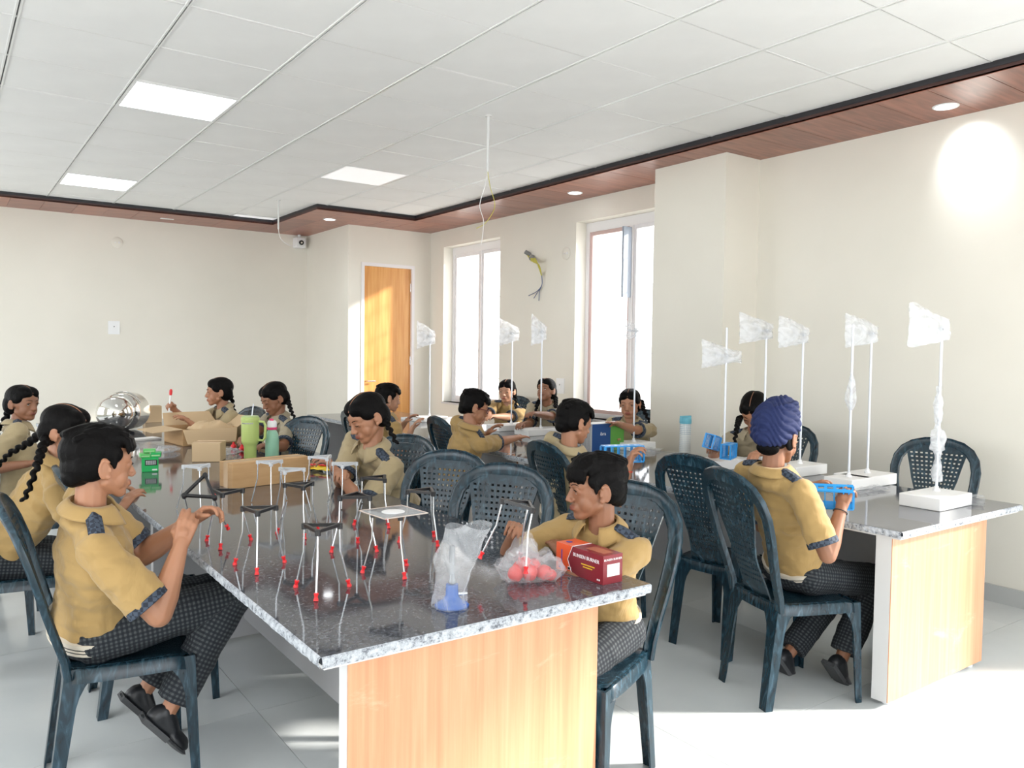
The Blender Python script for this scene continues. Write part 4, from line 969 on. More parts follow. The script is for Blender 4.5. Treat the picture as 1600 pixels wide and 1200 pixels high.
# ------------------------------------------------------------------ cartons on the long table
def bevbox(g, lo, hi, X=None): g.box(lo, hi, X)
def carton(label, corner, ex, L_, D_, H_, m_, tape=True):
    """corner = near-left bottom corner, ex = bearing of the long front edge"""
    t = thing('carton', label, 'box', (corner[0], corner[1], TT+.0005), RZ(ex-90))
    g = G(); g.box((0, 0, 0), (L_, D_, H_)); bo = mk(g, 'carton_body', m_, t)
    bake(bo, [('BEVEL', dict(width=.003, segments=2))])
    if tape:
        g = G(); g.box((-.0008, D_/2-.022, .0), (-.0002, D_/2+.022, H_)); g.box((0, D_/2-.022, H_+.0002), (L_, D_/2+.022, H_+.0008)); mk(g, 'tape_strip', M['tape'], t)
    g = G(); g.box((0, D_/2-.0012, H_+.0004), (L_, D_/2+.0012, H_+.0014)); mk(g, 'lid_seam', M['cardin'], t)
    return t
carton('long closed cardboard carton standing behind the tripods', (1.153, 3.94), 80, .435, .135, .125, M['card'])
carton('small square cardboard carton left of the tumbler', (1.225, 5.0), 118, .165, .15, .115, M['card2'])
carton('small cardboard carton at the far end behind the steel drum', (1.50, 7.75), 90, .14, .12, .15, M['card2'])
# open carton
t = thing('open_carton', 'large open cardboard carton with raised flaps beside the steel drum', 'box', (1.364, 5.81, TT+.0005), math.radians(7))
W_, D_, H_ = .39, .36, .115; th = .004
g = G()
for a, b_ in (((0, 0, 0), (W_, D_, th)), ((0, 0, 0), (W_, th, H_)), ((0, D_-th, 0), (W_, D_, H_)), ((0, th, 0), (th, D_-th, H_)), ((W_-th, th, 0), (W_, D_-th, H_))): g.box(a, b_)
mk(g, 'carton_body', M['card'], t)
def flap(p, q, d, label=None, m_=M['card2']):
    g = G(); p, q, d = Vector(p), Vector(q), Vector(d); n_ = (q-p).cross(d).normalized()*.0035; tr = (q-p)*.06
    vs = [p, q, q+d-tr, p+d+tr]; g.add(vs+[v+n_ for v in vs], [(3, 2, 1, 0), (4, 5, 6, 7), (0, 1, 5, 4), (1, 2, 6, 5), (2, 3, 7, 6), (3, 0, 4, 7)]); o = mk(g, 'flap', m_, t)
flap((0, 0, H_), (0, D_, H_), (-.20, -.02, -.012)); flap((0, D_, H_), (W_, D_, H_), (0, .10, .085)); flap((W_, 0, H_), (W_, D_, H_), (.12, .0, .07)); flap((0, 0, H_), (W_, 0, H_), (0, -.03, -.10))
g = G(); g.box((.06, -.0008, 0), (.11, -.0002, H_)); g.box((.30, -.0008, 0), (.34, -.0002, H_)); mk(g, 'tape_strip', M['tape'], t)
def crumple(name, label, cat, P, sx, sy, sz, seed, m_, rot=0, parent=None):
    g = G(); rn = random.Random(seed); n_ = 16
    def f(u, v, sgn):
        x = u*2-1; y = v*2-1; e = max(0, 1-x**4)*max(0, 1-y**4); nz = noise.noise(Vector((x*2.2+seed, y*2.2, sgn*3)))
        n2_ = noise.noise(Vector((x*5+seed, y*5, sgn*5+7)))
        return Vector((x*sx*(1+.10*n2_), y*sy*(1+.12*nz), (sgn*.5*e**.5*(1+.6*nz+.5*n2_)+.18*nz*e+.5)*sz))
    g.grid(lambda u, v: f(u, v, 1), n_, n_); g.grid(lambda u, v: f(u, v, -1), n_, n_, True)
    o = mk(g, name, m_, parent, smooth=True, sharp=180); o.location = P; o.rotation_euler = (0, 0, rot)
    if label: tag(o, label, cat)
    return o
crumple('paper_wad', 'crumpled brown paper sticking out of the open carton', 'packing paper', (1.60, 5.98, TT+.06), .14, .10, .085, 3, M['card2'], .3)
crumple('plastic_bag', 'small clear crumpled plastic bag on the table beside the open carton', 'plastic bag', (1.20, 5.55, TT+.002), .075, .055, .035, 5, M['clearbag'], .5)
crumple('plastic_bag', 'clear plastic packet between the small carton and the tumbler', 'plastic bag', (1.50, 5.25, TT+.002), .09, .05, .035, 9, M['clearbag'], .2)
crumple('plastic_sheet', 'flattened sheet of clear plastic film lying beside the steel drum', 'plastic sheet', (1.05, 5.95, TT+.001), .22, .16, .012, 12, M['clearbag'], .2)
# foam sheet under drum
t = thing('white_board', 'thin white foam board lying in front of the steel drum', 'board', (1.17, 6.35, TT+.0005), .35); g = G(); g.box((-.16, -.06, 0), (.16, .06, .012)); mk(g, 'board', M['foam'], t)
# drum: polished steel distillation vessel lying on its side
t = thing('steel_drum', 'shiny polished steel distillation drum lying on its side on the long table', 'steel drum', (1.19, 7.08, TT+.001))
ax = dirb(215)*1.0; ax = Vector((ax.x, ax.y, 0)).normalized(); ctr = Vector((0, 0, .155)); Q = Matrix.Translation(ctr) @ frame(Vector((0, 0, 1)), ax).to_4x4()
g = G(); g.lathe([(.01, -.20), (.14, -.20), (.150, -.19), (.150, -.02), (.152, .0), (.150, .01)], 44, Q); mk(g, 'drum_body', M['chrome'], t, smooth=True)
g = G(); g.lathe([(.150, .005), (.154, .01), (.154, .03), (.146, .045), (.135, .060)], 44, Q); mk(g, 'neck_rim', M['chrome'], t, smooth=True)
g = G(); g.lathe([(.130, .06), (.132, .12), (.126, .16), (.105, .20), (.07, .225), (.03, .235), (.001, .237)], 44, Q); mk(g, 'domed_lid', M['chrome'], t, smooth=True)
g = G(); P_ = [Q @ Vector((math.cos(a)*.162, math.sin(a)*.162, -.04)) for a in [PI*.15+PI*.5*k/10 for k in range(11)]]; g.tube(P_, .016, 10, flat=.4); mk(g, 'carry_band', M['chrome'], t, smooth=True)
g = G(); g.tube([Q @ Vector((.03, -.12, .16)), Q @ Vector((.02, -.14, .24)), Q @ Vector((.0, -.152, .27))], .012, 10); mk(g, 'spout', M['chrome'], t, smooth=True)
# green boxes
def gbox(label, x, y, w, d_, h, z, rot, m_, text=False):
    t = thing('medicine_box', label, 'box', (x, y, z), rot, 'small green boxes'); g = G(); g.box((-w/2, -d_/2, 0), (w/2, d_/2, h)); o = mk(g, 'box_body', m_, t); bake(o, [('BEVEL', dict(width=.0015, segments=1))])
    if text:
        g = G(); g.box((-w*.30, -d_/2-.0012, h*.46), (w*.42, -d_/2-.0002, h*.86)); mk(g, 'label_panel', M['print'], t)
        g = G()
        for k in range(3):
            for q in range(6): g.box((-w*.24+q*w*.10, -d_/2-.0022, h*(.54+.10*k)), (-w*.24+q*w*.10+w*.08, -d_/2-.0012, h*(.58+.10*k)))
        g.box((w*.12, -d_/2-.0014, h*.10), (w*.42, -d_/2-.0004, h*.20)); mk(g, 'label_text', M['white'], t)
        g = G(); g.box((-w/2-.0012, -d_*.3, h*.2), (-w/2-.0002, d_*.3, h*.5)); g.box((-w/2-.0012, -d_*.2, h*.62), (-w/2-.0002, d_*.1, h*.9)); mk(g, 'side_print', M['print'], t)
    else:
        g = G(); g.box((-w*.4, -d_/2-.001, h*.3), (w*.4, -d_/2-.0002, h*.6)); mk(g, 'label_strip', mat('pale_green_print', (.35, .62, .32), .4) if 'pale_green_print' not in bpy.data.materials else bpy.data.materials['pale_green_print'], t)
    return t
r0 = math.radians(-12)
gbox('large green box with a black label, bottom of the stack of green boxes', .945, 4.76, .085, .085, .078, TT+.0005, r0, M['green'], True)
gbox('flat green box lying on the left of the large green box', .918, 4.765, .05, .085, .020, TT+.079, r0+.1, M['lgreen'])
gbox('flat green box lying on the right of the large green box', .975, 4.755, .052, .082, .024, TT+.079, r0-.05, M['green'])
gbox('topmost flat green box of the small stack', .945, 4.775, .062, .05, .018, TT+.1035, r0, M['lgreen'])
# tumbler and bottle behind the long carton
p = at(391, 703, 4.95); p = (1.455, 4.62)
t = thing('tumbler', 'lime green steel tumbler with handle and straw behind the cartons', 'tumbler', (p[0]+.0, p[1], TT+.0005))
p = tz(391, 716, TT); t.location = (p.x, p.y, TT+.0005)
S_ = .97
g = G(); g.lathe([(.001, 0), (.036, 0), (.038, .004), (.038, .075), (.042, .085), (.052, .10), (.054, .11), (.054, .235), (.056, .238), (.056, .255), (.052, .258)], 32); mk(g, 'cup', M['lime'], t, smooth=True, sharp=30)
g = G(); g.lathe([(.05, .255), (.052, .262), (.048, .266), (.001, .266)], 32); mk(g, 'lid', mat('pale_lime_lid', (.45, .58, .25), .3), t, smooth=True)
g = G(); hv = dirb(125); g.tube([hv*.052+Vector((0, 0, .232)), hv*.085+Vector((0, 0, .228)), hv*.095+Vector((0, 0, .205)), hv*.092+Vector((0, 0, .13)), hv*.080+Vector((0, 0, .112)), hv*.052+Vector((0, 0, .115))], .0105, 10, flat=.8); mk(g, 'handle', M['lime'], t, smooth=True)
g = G(); g.tube([(.01, 0, .26), (.022, .004, .34)], .0035, 8); mk(g, 'straw', M['whiterod'], t, smooth=True)
g = G(); 
for k in range(6):
    a = math.radians(-160+k*13); g.box((.055*math.cos(a)-.004, .055*math.sin(a)-.002, .218), (.055*math.cos(a)+.004, .055*math.sin(a)+.001, .226))
mk(g, 'engraving', M['modesty'], t)
p = tz(425, 714, TT)
t = thing('water_bottle', 'mint green bottle with pink band and white cap right of the tumbler', 'bottle', (p.x, p.y, TT+.0005))
g = G(); g.lathe([(.001, 0), (.040, 0), (.042, .004), (.042, .115), (.038, .145), (.028, .168), (.026, .175)], 30); mk(g, 'bottle_body', M['mint'], t, smooth=True, sharp=30)
g = G(); g.lathe([(.026, .173), (.031, .175), (.031, .188), (.026, .19)], 30); mk(g, 'pink_band', M['pink'], t, smooth=True)
g = G(); g.lathe([(.027, .189), (.030, .192), (.029, .222), (.022, .232), (.001, .233)], 30); mk(g, 'cap', M['white'], t, smooth=True)
g = G(); g.tube([(.0, .02, .228), (-.012, .0, .240), (.0, -.02, .232)], .006, 8); g.lathe([(.009, .230), (.009, .242), (.001, .243)], 14); mk(g, 'spout_lid', M['pink'], t, smooth=True)
# red rubber things on the table near girl two
for k, (px, py, lab) in enumerate([(365, 697, 'red rubber bulb in front of the girl with the thin braid'), (378, 701, 'red rubber bulb beside the foot of the lime tumbler')]):
    p = tz(px, py, TT+.02); t = thing('rubber_bulb', lab, 'rubber bulb', (p.x, p.y, TT+.001)); g = G(); g.lathe([(.001, 0), (.012, .002), (.019, .012), (.019, .022), (.012, .032), (.006, .036), (.006, .046), (.001, .047)], 16); mk(g, 'bulb', M['red'], t, smooth=True); g = G(); g.lathe([(.0075, .036), (.0085, .040), (.0075, .044)], 14); mk(g, 'collar_ring', M['red'], t, smooth=True)
# yellow pouch held by the older girl
p = tz(505, 733, TT+.01)
t = thing('yellow_packet', 'yellow packet under the hands of the older girl', 'packet', (p.x, p.y, TT+.001), RZ(60)); g = G(); g.grid(lambda u, v: Vector(((u-.5)*.20, (v-.5)*.10, .012+.018*math.sin(u*PI)*math.sin(v*PI)+.003*math.sin(u*22))), 20, 8); g.grid(lambda u, v: Vector(((u-.5)*.20, (v-.5)*.10, .010-.008*math.sin(u*PI)*math.sin(v*PI))), 20, 8, True); mk(g, 'packet_body', M['yellow'], t, smooth=True)
g = G(); g.box((-.09, -.03, .030), (-.05, .02, .034)); g.box((-.02, -.02, .031), (.05, .01, .036)); mk(g, 'packet_print', M['red'], t)
# dropper of the syringe girl
d0 = at(264, 643, 5.86); d1 = at(267, 612, 5.86)
t = thing('dropper', 'white dropper with a red rubber tip held up in a girl\'s hand', 'dropper', tuple(d0)); u = (d1-d0).normalized(); g = G(); g.tube([(0, 0, 0), u*.12], .006, 10); mk(g, 'glass_tube', M['white'], t, smooth=True)
g = G(); g.tube([u*.12, u*.135, u*.155, u*.165], [.009, .011, .011, .005], 10); mk(g, 'rubber_tip', M['red'], t, smooth=True)
# ------------------------------------------------------------------ near corner of the long table
# blue Bunsen burner in a bag
p = tz(712, 950, TT)
t = thing('bunsen_burner', 'steel and blue Bunsen burner standing in a clear bag near the front edge', 'burner', (p.x, p.y+.02, TT+.0005))
g = G(); g.lathe([(.001, 0), (.046, 0), (.047, .004), (.044, .008), (.034, .012), (.024, .020), (.0175, .030), (.0165, .060), (.001, .061)], 28); mk(g, 'base', M['blueenamel'], t, smooth=True, sharp=40)
g = G(); g.lathe([(.0085, .062), (.011, .064), (.011, .070), (.0082, .074), (.0080, .165), (.0066, .166), (.0066, .09)], 20); mk(g, 'barrel', mat('grey_steel_barrel', (.20, .21, .22), .3, .8), t, smooth=True)
g = G(); g.tube([(.01, 0, .03), (.042, -.01, .03)], .005, 8); mk(g, 'gas_inlet', M['steel'], t, smooth=True)
base_p = Vector((p.x, p.y+.02, TT))
g = G()
def bgf(u, v):
    a = 2*PI*u; z = v*.215; r = .052-.010*math.sin(min(1, v*1.7)*PI)+.010*v; r += .007*noise.noise(Vector((math.cos(a)*1.6, math.sin(a)*1.6, v*4)))*2
    fl = 1-.72*max(0, v-.55)/.45
    return Vector((r*math.cos(a)+.070*max(0, v-.35)**1.2, r*fl*math.sin(a)+.020*max(0, v-.4), z+.002+.012*math.sin(a*2)*v))
g.grid(bgf, 36, 26); o = mk(g, 'plastic_bag', M['clearbag'], None, smooth=True, sharp=180); o.location = base_p; o.rotation_euler = (0, 0, -.4); tag(o, 'tall clear plastic bag around the blue Bunsen burner', 'plastic bag')
# bag with steel lamp
p = tz(812, 893, TT)
t = thing('spirit_lamp', 'round steel tin showing through a clear plastic bag at the near corner', 'tin', (p.x+.02, p.y+.03, TT+.001)); g = G(); g.lathe([(.001, 0), (.034, 0), (.036, .003), (.036, .042), (.037, .046), (.030, .050), (.001, .050)], 26); mk(g, 'tin_body', M['chrome'], t, smooth=True, sharp=40); g = G(); g.lathe([(.012, .050), (.012, .058), (.001, .058)], 16); mk(g, 'wick_holder', M['steel'], t, smooth=True)
def bag(name, label, P, sx, sy, H_, seed, m_, rot=0, peak=(0, 0), pw=.12):
    g = G()
    def f(u, v):
        a = 2*PI*u; k = math.cos(v*PI/2)**.75 if v < 1 else 0; k = pw+(1-pw)*k if v < .98 else pw*.6
        n1_ = noise.noise(Vector((math.cos(a)*1.8+seed, math.sin(a)*1.8, v*3))); n2_ = noise.noise(Vector((math.cos(a)*4+seed, math.sin(a)*4, v*7)))
        return Vector((sx*k*math.cos(a)*(1+.22*n1_+.14*n2_)+peak[0]*v**1.3, sy*k*math.sin(a)*(1+.22*n1_+.14*n2_)+peak[1]*v**1.3, .002+H_*v*(1+.10*n1_)))
    g.grid(f, 34, 22); o = mk(g, name, m_, None, smooth=True, sharp=180); o.location = P; o.rotation_euler = (0, 0, rot); tag(o, label, 'plastic bag'); return o
bag('plastic_bag', 'clear plastic bag with a peaked top around the steel tin', (p.x+.02, p.y+.03, TT), .062, .055, .115, 3.3, M['clearbag'], .3, (.02, -.01), .10)
p = tz(838, 912, TT)
BL = ['leftmost', 'lower middle', 'lower right', 'rear left', 'rear right', 'topmost', 'frontmost small']
for k, (dx, dy, dz, r) in enumerate([(-.045, .015, .022, .024), (.0, .0, .024, .026), (.045, -.02, .022, .024), (-.015, .03, .034, .022), (.028, .012, .038, .022), (-.005, .015, .052, .018), (.06, -.035, .016, .018)]):
    t = thing('rubber_bulb', BL[k]+' pale red rubber bulb in the clear bag at the near table corner', 'rubber bulb', (p.x+dx*.92+.0, p.y+dy+.035, TT+dz+.002), k*1.1, 'red rubber bulbs in the bag')
    g = G(); X = Matrix.Rotation(k*.9, 4, 'Y'); g.lathe([(.001, -r), (r*.6, -r*.82), (r*.95, -r*.3), (r, .1*r), (r*.8, .65*r), (r*.42, .95*r), (r*.3, 1.2*r), (r*.001, 1.22*r)], 20, X); mk(g, 'bulb', M['redball'], t, smooth=True)
o = crumple('plastic_bag', 'milky plastic bag full of pale red bulbs beside the Bunsen burner box', 'plastic bag', (p.x+.005, p.y+.04, TT+.002), .098, .062, .078, 21, M['clearbag'], -.3)
bag('plastic_bag', 'twisted open end of the plastic bag that holds the red bulbs', (p.x+.01, p.y+.06, TT+.045), .040, .032, .075, 8.3, M['clearbag'], .3, (.01, .0), .35)
# Bunsen burner box
def text(s_, size, m_, parent, loc, rot, name='lettering', ext=.0004, align='CENTER', sx=1.):
    cu = bpy.data.curves.new('lettering', 'FONT'); cu.body = s_; cu.size = size; cu.extrude = ext; cu.align_x = align; cu.align_y = 'CENTER'; cu.resolution_u = 2
    o = bpy.data.objects.new(name, cu); COL.objects.link(o); dg = bpy.context.evaluated_depsgraph_get(); dg.update(); me = bpy.data.meshes.new_from_object(o.evaluated_get(dg)); bpy.data.objects.remove(o)
    o = bpy.data.objects.new(name, me); COL.objects.link(o); me.materials.clear(); me.materials.append(m_); o.parent = parent; o.location = loc; o.rotation_euler = rot; o.scale = (sx, 1, 1); return o
c0 = tz(942, 915, TT); c1 = tz(968, 906, TT); e = Vector((c1.x-c0.x, c1.y-c0.y, 0)); 
t = thing('burner_box', 'maroon and orange box printed Bunsen Burner at the near table corner', 'box', (c0.x, c0.y, TT+.0005), math.radians(0))
Wb, Lb, Hb = .078, .222, .087                     # local: x = end face to the right, y = long side away
S2 = .52
g = G(); g.box((0, 0, 0), (Wb, Lb*(1-S2*.5), Hb)); mk(g, 'maroon_half', M['maroon'], t)
g = G(); g.box((0, Lb*(1-S2*.5), 0), (Wb, Lb, Hb)); mk(g, 'orange_half', M['orange'], t)
g = G(); a0 = Lb*(1-S2*.5)
g.add([(-.0004, a0, 0), (-.0004, a0-.022, 0), (-.0004, a0, Hb*.5), (-.0004, a0-.022, Hb), (-.0004, a0, Hb)], [(0, 2, 1), (2, 4, 3)])
g.add([(0, a0-.022, Hb+.0004), (Wb, a0-.022, Hb+.0004), (Wb, a0, Hb+.0004), (0, a0, Hb+.0004)], [(0, 1, 2, 3)]); mk(g, 'orange_print', M['orange'], t)
g = G()
for pa, pb in (((a0-.022, 0), (a0, Hb*.5)), ((a0, Hb*.5), (a0-.022, Hb))): g.tube([(-.0008, pa[0], pa[1]), (-.0008, pb[0], pb[1])], .0009, 5)
g.tube([(0, a0-.022, Hb+.0008), (Wb, a0-.022, Hb+.0008)], .0009, 5); mk(g, 'white_border', M['white'], t)
text('BUNSEN BURNER', .0155, M['white'], t, (-.0006, a0*.50-.004, Hb*.74), (PI/2, 0, -PI/2))
g = G()
for zz, y0_, n0 in ((.50, a0*.42+.030, 10), (.41, a0*.42+.022, 7)):
    for k in range(n0): g.box((-.0009, y0_-.0062*k-.0048, Hb*zz-.0016), (-.0002, y0_-.0062*k, Hb*zz+.0016))
mk(g, 'small_yellow_print', M['yellow'], t)
text('BUNSEN BURNER', .0092, M['white'], t, (Wb*.5, -.0006, Hb*.84), (PI/2, 0, 0))
g = G(); g.box((Wb*.20, -.0012, Hb*.26), (Wb*.84, -.0003, Hb*.68)); mk(g, 'paper_label', M['paper'], t)
g = G(); g.box((-.0010, a0-.016, Hb*.12), (-.0003, a0-.001, Hb*.24)); mk(g, 'white_emblem', M['paper'], t)
g = G(); g.box((-.0015, a0-.0145, Hb*.14), (-.0006, a0-.0025, Hb*.22)); mk(g, 'emblem_print', M['print'], t)
g = G(); 
for yy in (.016, .024): g.ell((0, 0, 0), (.0008, .0030, .0030), Matrix.Translation((-.0006, yy, Hb*.13)), 10, 6)
mk(g, 'round_symbols', M['white'], t)
g = G(); g.tube([(-.0012, Lb*.87, Hb*.16), (-.0012, Lb*.87, Hb*.78)], .0016, 6); g.box((-.0012, Lb*.82, Hb*.10), (-.0004, Lb*.93, Hb*.16)); g.ell((0, 0, 0), (.010, .012, .0008), Matrix.Translation((Wb*.4, Lb*.88, Hb+.0005)), 12, 6); mk(g, 'burner_picture', mat('violet_blue_print', (.05, .03, .30), .4), t)
g = G(); g.box((Wb*.25, .02, Hb+.0002), (Wb*.75, a0*.62, Hb+.0008)); mk(g, 'lid_print', mat('dusty_rose_print', (.45, .14, .09), .35), t)

# ------------------------------------------------------------------ retort stands
def stand(label, px, py, top_px_y, boss=True, L_=.30, W_=.19, H_=.055, rot=0, off=(0, 0)):
    p = tz(px, py, TT+H_); p = Vector((min(p.x, 4.08), p.y, 0))
    # top from the pixel row on the vertical through the foot
    lo, hi = TT+.2, TT+1.2
    for _ in range(40):
        z = (lo+hi)/2; q = Vector((p.x, p.y, z))-CP; yy = 600-FPX*q.dot(_U)/q.dot(_F)
        if yy < top_px_y: hi = z
        else: lo = z
    zt = (lo+hi)/2
    t = thing('retort_stand', label, 'retort stand', (p.x, p.y, TT+.0005), rot)
    g = G(); g.box((-L_/2+off[0], -W_/2+off[1], 0), (L_/2+off[0], W_/2+off[1], H_)); o = mk(g, 'base_box', M['foam'], t); bake(o, [('BEVEL', dict(width=.004, segments=2))])
    g = G(); g.tube([(0, 0, H_), (0, 0, zt-TT)], .0062, 12); mk(g, 'rod', M['whiterod'], t, smooth=True)
    g = G(); g.lathe([(.016, H_), (.016, H_+.008), (.010, H_+.012), (.010, H_+.022), (.006, H_+.024)], 16); mk(g, 'rod_socket', M['white'], t, smooth=True)
    return t, p, zt
def clamp_bag(p, z, label, blabel, w=.16, h=.11, seed=1, b=215, spanx=(-1., .35), tilt=0., m_=None):
    """clamp with a forked jaw on the rod, and the bag around it; b = bearing the jaw points to"""
    base = Vector((p.x, p.y, z)); t = thing('retort_clamp', label, 'clamp', tuple(base)); d = dirb(b)
    g = G(); g.tube([d*-.02, d*.045], .006, 8); g.tube([(0, 0, -.012), (0, 0, .012)], .011, 10); g.tube([dirb(b+90)*-.016, dirb(b+90)*.016], .005, 8); mk(g, 'boss_head', M['grey_top'], t, smooth=True)
    g = G(); cc_ = d*.085; g.tube([cc_+Vector((0, 0, 1))*.036*math.sin(a)-d*.036*math.cos(a) for a in [-1.5+3.0*k/14 for k in range(15)]], .0035, 8); g.tube([d*.045, d*.09], .002, 6); mk(g, 'forked_jaw', M['grey_top'], t, smooth=True)
    g = G(); x0, x1 = spanx
    def f(u, v, s_):
        x = x0+(x1-x0)*u; y = v*2-1; nr_ = .42+.58*min(1, max(0, (.30-x)/1.2)); e = max(0, 1-abs(u*2-1)**5)*max(0, 1-abs(y)**5)
        n1_ = noise.noise(Vector((x*2+seed, y*2, s_))); n2_ = noise.noise(Vector((x*5+seed*2, y*5, s_*4)))
        P_ = d*(-x*w)+Vector((0, 0, 1))*(y*h*.68*nr_*(1+.22*n1_)+tilt*x*h); return P_+dirb(b+90)*(s_*.013*e*(1+n2_)+.006*n2_*e+.006*n1_)+Vector((0, 0, .006*n2_))+d*(.008*n1_)
    g.grid(lambda u, v: f(u, v, 1), 26, 16); g.grid(lambda u, v: f(u, v, -1), 26, 16, True); o = mk(g, 'plastic_bag', m_ or M['bag'], None, smooth=True, sharp=180); o.location = base; tag(o, blabel, 'plastic bag')
def zpix(p, py):
    lo, hi = TT, TT+1.3
    for _ in range(40):
        z = (lo+hi)/2; q = Vector((p.x, p.y, z))-CP; yy = 600-FPX*q.dot(_U)/q.dot(_F)
        if yy < py: hi = z
        else: lo = z
    return lo
ST = [  # label place, foot px, top py, bag centre py, bearing, width, height
 ('nearest the right table end', 1463, 767, 520, 514, 300, .165, .150, .062),
 ('behind the nearest one at the right table end', 1383, 735, 527, 521, 300, .15, .135, .070),
 ('right of the turban boy\'s ear', 1268, 722, 530, 523, 300, .15, .135, .060),
 ('partly hidden behind the turban', 1213, 714, 525, 517, 300, .17, .135, .060)]
for lab, px, py, tp, bp_, bb_, w_, h_, hh in ST:
    near = px == 1463
    t, p, zt = stand('retort stand '+lab, px, py, tp, H_=.058, L_=.30, off=(-.02, 0) if not near else (-.055, -.025))
    clamp_bag(p, zpix(p, bp_), 'clamp in the bag on the stand '+lab, 'bag atop the stand '+lab, w_, h_, px*.013, bb_, (-1., .22), -.12)
t, p, zt = stand('retort stand with a bag halfway down its rod, behind the turban boy\'s rack', 1326, 745, 507, H_=.058, L_=.20, W_=.16)
crp = bag('plastic_bag', 'pointed white plastic bag tied around the middle of a bare rod', (p.x, p.y, zpix(p, 642)), .032, .030, .19, 4.4, M['bag'], 0, (0, 0), .12)
for v in crp.data.vertices:      # taper towards the bottom as well
    k = min(1, .25+v.co.z/.07) if v.co.z < .06 else 1; v.co.x *= k; v.co.y *= k
t, p, zt = stand('retort stand in the middle of the right table with its bag below the rod top', 1131, 716, 512, H_=.055, L_=.30)
clamp_bag(p, zpix(p, 556), 'clamp inside the bag below the top of the middle rod', 'white plastic bag with a visible forked clamp, left of the middle rod', .16, .125, 3.7, 300, (-.95, .6), -.10)
t, p, zt = stand('retort stand in front of the girl by the open window', 990, 690, 512, H_=.05, L_=.26)
clamp_bag(p, zpix(p, 517), 'clamp at the rod top in front of the open window', 'thin clear bag on the rod in front of the open window', .13, .12, 7.1, 300, (-.8, .4), -.1, M['clearbag'])
for lab, px, py, tp, bp_, w_ in (('under the wall wires, left of the two', 808, 662, 520, 521, .17), ('under the wall wires, right of the two', 862, 668, 515, 519, .10), ('in front of the bay corner', 671, 650, 520, 526, .14)):
    t, p, zt = stand('retort stand '+lab, px, py, tp, H_=.05, L_=.40 if px > 700 else .3, W_=.2)
    clamp_bag(p, zpix(p, bp_), 'clamp on the stand '+lab, 'bag on the stand '+lab, w_, .20, px*.03, 300, (-.9, .35), -.1)
# long bag hanging on the nearest rod
t, p, zt = None, tz(1463, 767, TT+.058), 0; p.x = min(p.x, 4.08)
crumple('plastic_strip', 'long white plastic strip twisted around the lower half of the nearest rod', 'plastic bag', (0, 0, 0), .04, .04, .04, 2, M['bag'])
o = bpy.data.objects['plastic_strip']; g = G(); z0, z1 = zpix(p, 752), zpix(p, 603)
def st(u, v):
    a = 2*PI*u; z = z0+(z1-z0)*v; r = .012+.014*abs(math.sin(v*9+1))*(1-v*.3)+.010*noise.noise(Vector((math.cos(a)*2, math.sin(a)*2, v*14))); r *= (1.6 if .32 < v < .55 else 1)*(1 if v < .9 else .8); return Vector((r*math.cos(a)-.010*v, r*math.sin(a)*.8, z))
g.grid(st, 20, 60); me = bpy.data.meshes.new('plastic_strip'); me.from_pydata([tuple(v) for v in g.v], [], g.f); me.materials.append(M['bag']); me.polygons.foreach_set('use_smooth', [True]*len(me.polygons)); o.data = me; o.location = (p.x, p.y, 0)
# films around the bases
for k, (px, py, sx, sy, lab) in enumerate([(1330, 765, .17, .12, 'crumpled clear film beside the turban boy\'s blue rack'), (1520, 778, .16, .10, 'clear plastic film spread over the right end of the right table'), (1395, 748, .20, .10, 'white plastic film around the base of the stand behind the nearest one'), (1110, 725, .18, .12, 'clear film under the base of the middle retort stand'), (950, 690, .14, .10, 'bulky clear bag between the blue carton and the blue rack'), (1030, 700, .18, .12, 'clear film spread between the open window girl and the patterned bottle'), (1235, 735, .13, .10, 'clear film around the base beside the turban boy')]):
    p = tz(px, py, TT); crumple('plastic_film', lab, 'plastic film', (min(p.x, 4.0), max(p.y, 1.80), TT+.001), sx, sy, .075 if px == 950 else .018, 31+k, M['clearbag'], .4*k)
# ------------------------------------------------------------------ test tube racks
def rack(label, P, R3, tiers=True):
    t = thing('test_tube_rack', label, 'test tube rack', tuple(P)); t.rotation_euler = R3.to_euler(); Lr, Wr, Hr = .21, .062, .085; m_ = M['rackblue']
    g = G(); g.box((-Lr/2, -Wr/2, 0), (Lr/2, Wr/2, .006)); mk(g, 'base_plate', m_, t)
    g = G(); nh = 6
    ys = [-Wr/2, -.012, .012, Wr/2]; xs = [-Lr/2]
    for k in range(nh): c_ = -Lr/2+Lr*(k+.5)/nh; xs += [c_-.0115, c_+.0115]
    xs += [Lr/2]; zt = Hr
    for i in range(len(xs)-1):
        for j in range(3):
            if j == 1 and i % 2 == 1: continue
            g.box((xs[i], ys[j], zt-.006), (xs[i+1], ys[j+1], zt))
    mk(g, 'top_plate', m_, t)
    for sx in (-1, 1):
        g = G(); g.box((sx*Lr/2-.004, -Wr/2, .006), (sx*Lr/2+.004, -Wr/2+.010, Hr-.006)); g.box((sx*Lr/2-.004, Wr/2-.010, .006), (sx*Lr/2+.004, Wr/2, Hr-.006)); mk(g, 'side_post', m_, t)
    for k in range(nh):
        c_ = -Lr/2+Lr*(k+.5)/nh
        for s_ in (-1, 1):
            g = G(); g.box((c_+.0125, s_*Wr/2-.002, .006), (c_+.0175, s_*Wr/2+.002, Hr-.006)) if k < nh-1 else g.box((c_-.0025, s_*Wr/2-.002, .006), (c_+.0025, s_*Wr/2+.002, Hr-.006)); mk(g, 'rail_post', m_, t)
    return t
def rframe(b, up): return frame(dirb(b), Vector(up))
rack('blue test tube rack held by the boy in the middle of the right table', at(972, 722, 4.0)+Vector((0, 0, 0)), rframe(20, (0, -.0, 1)))
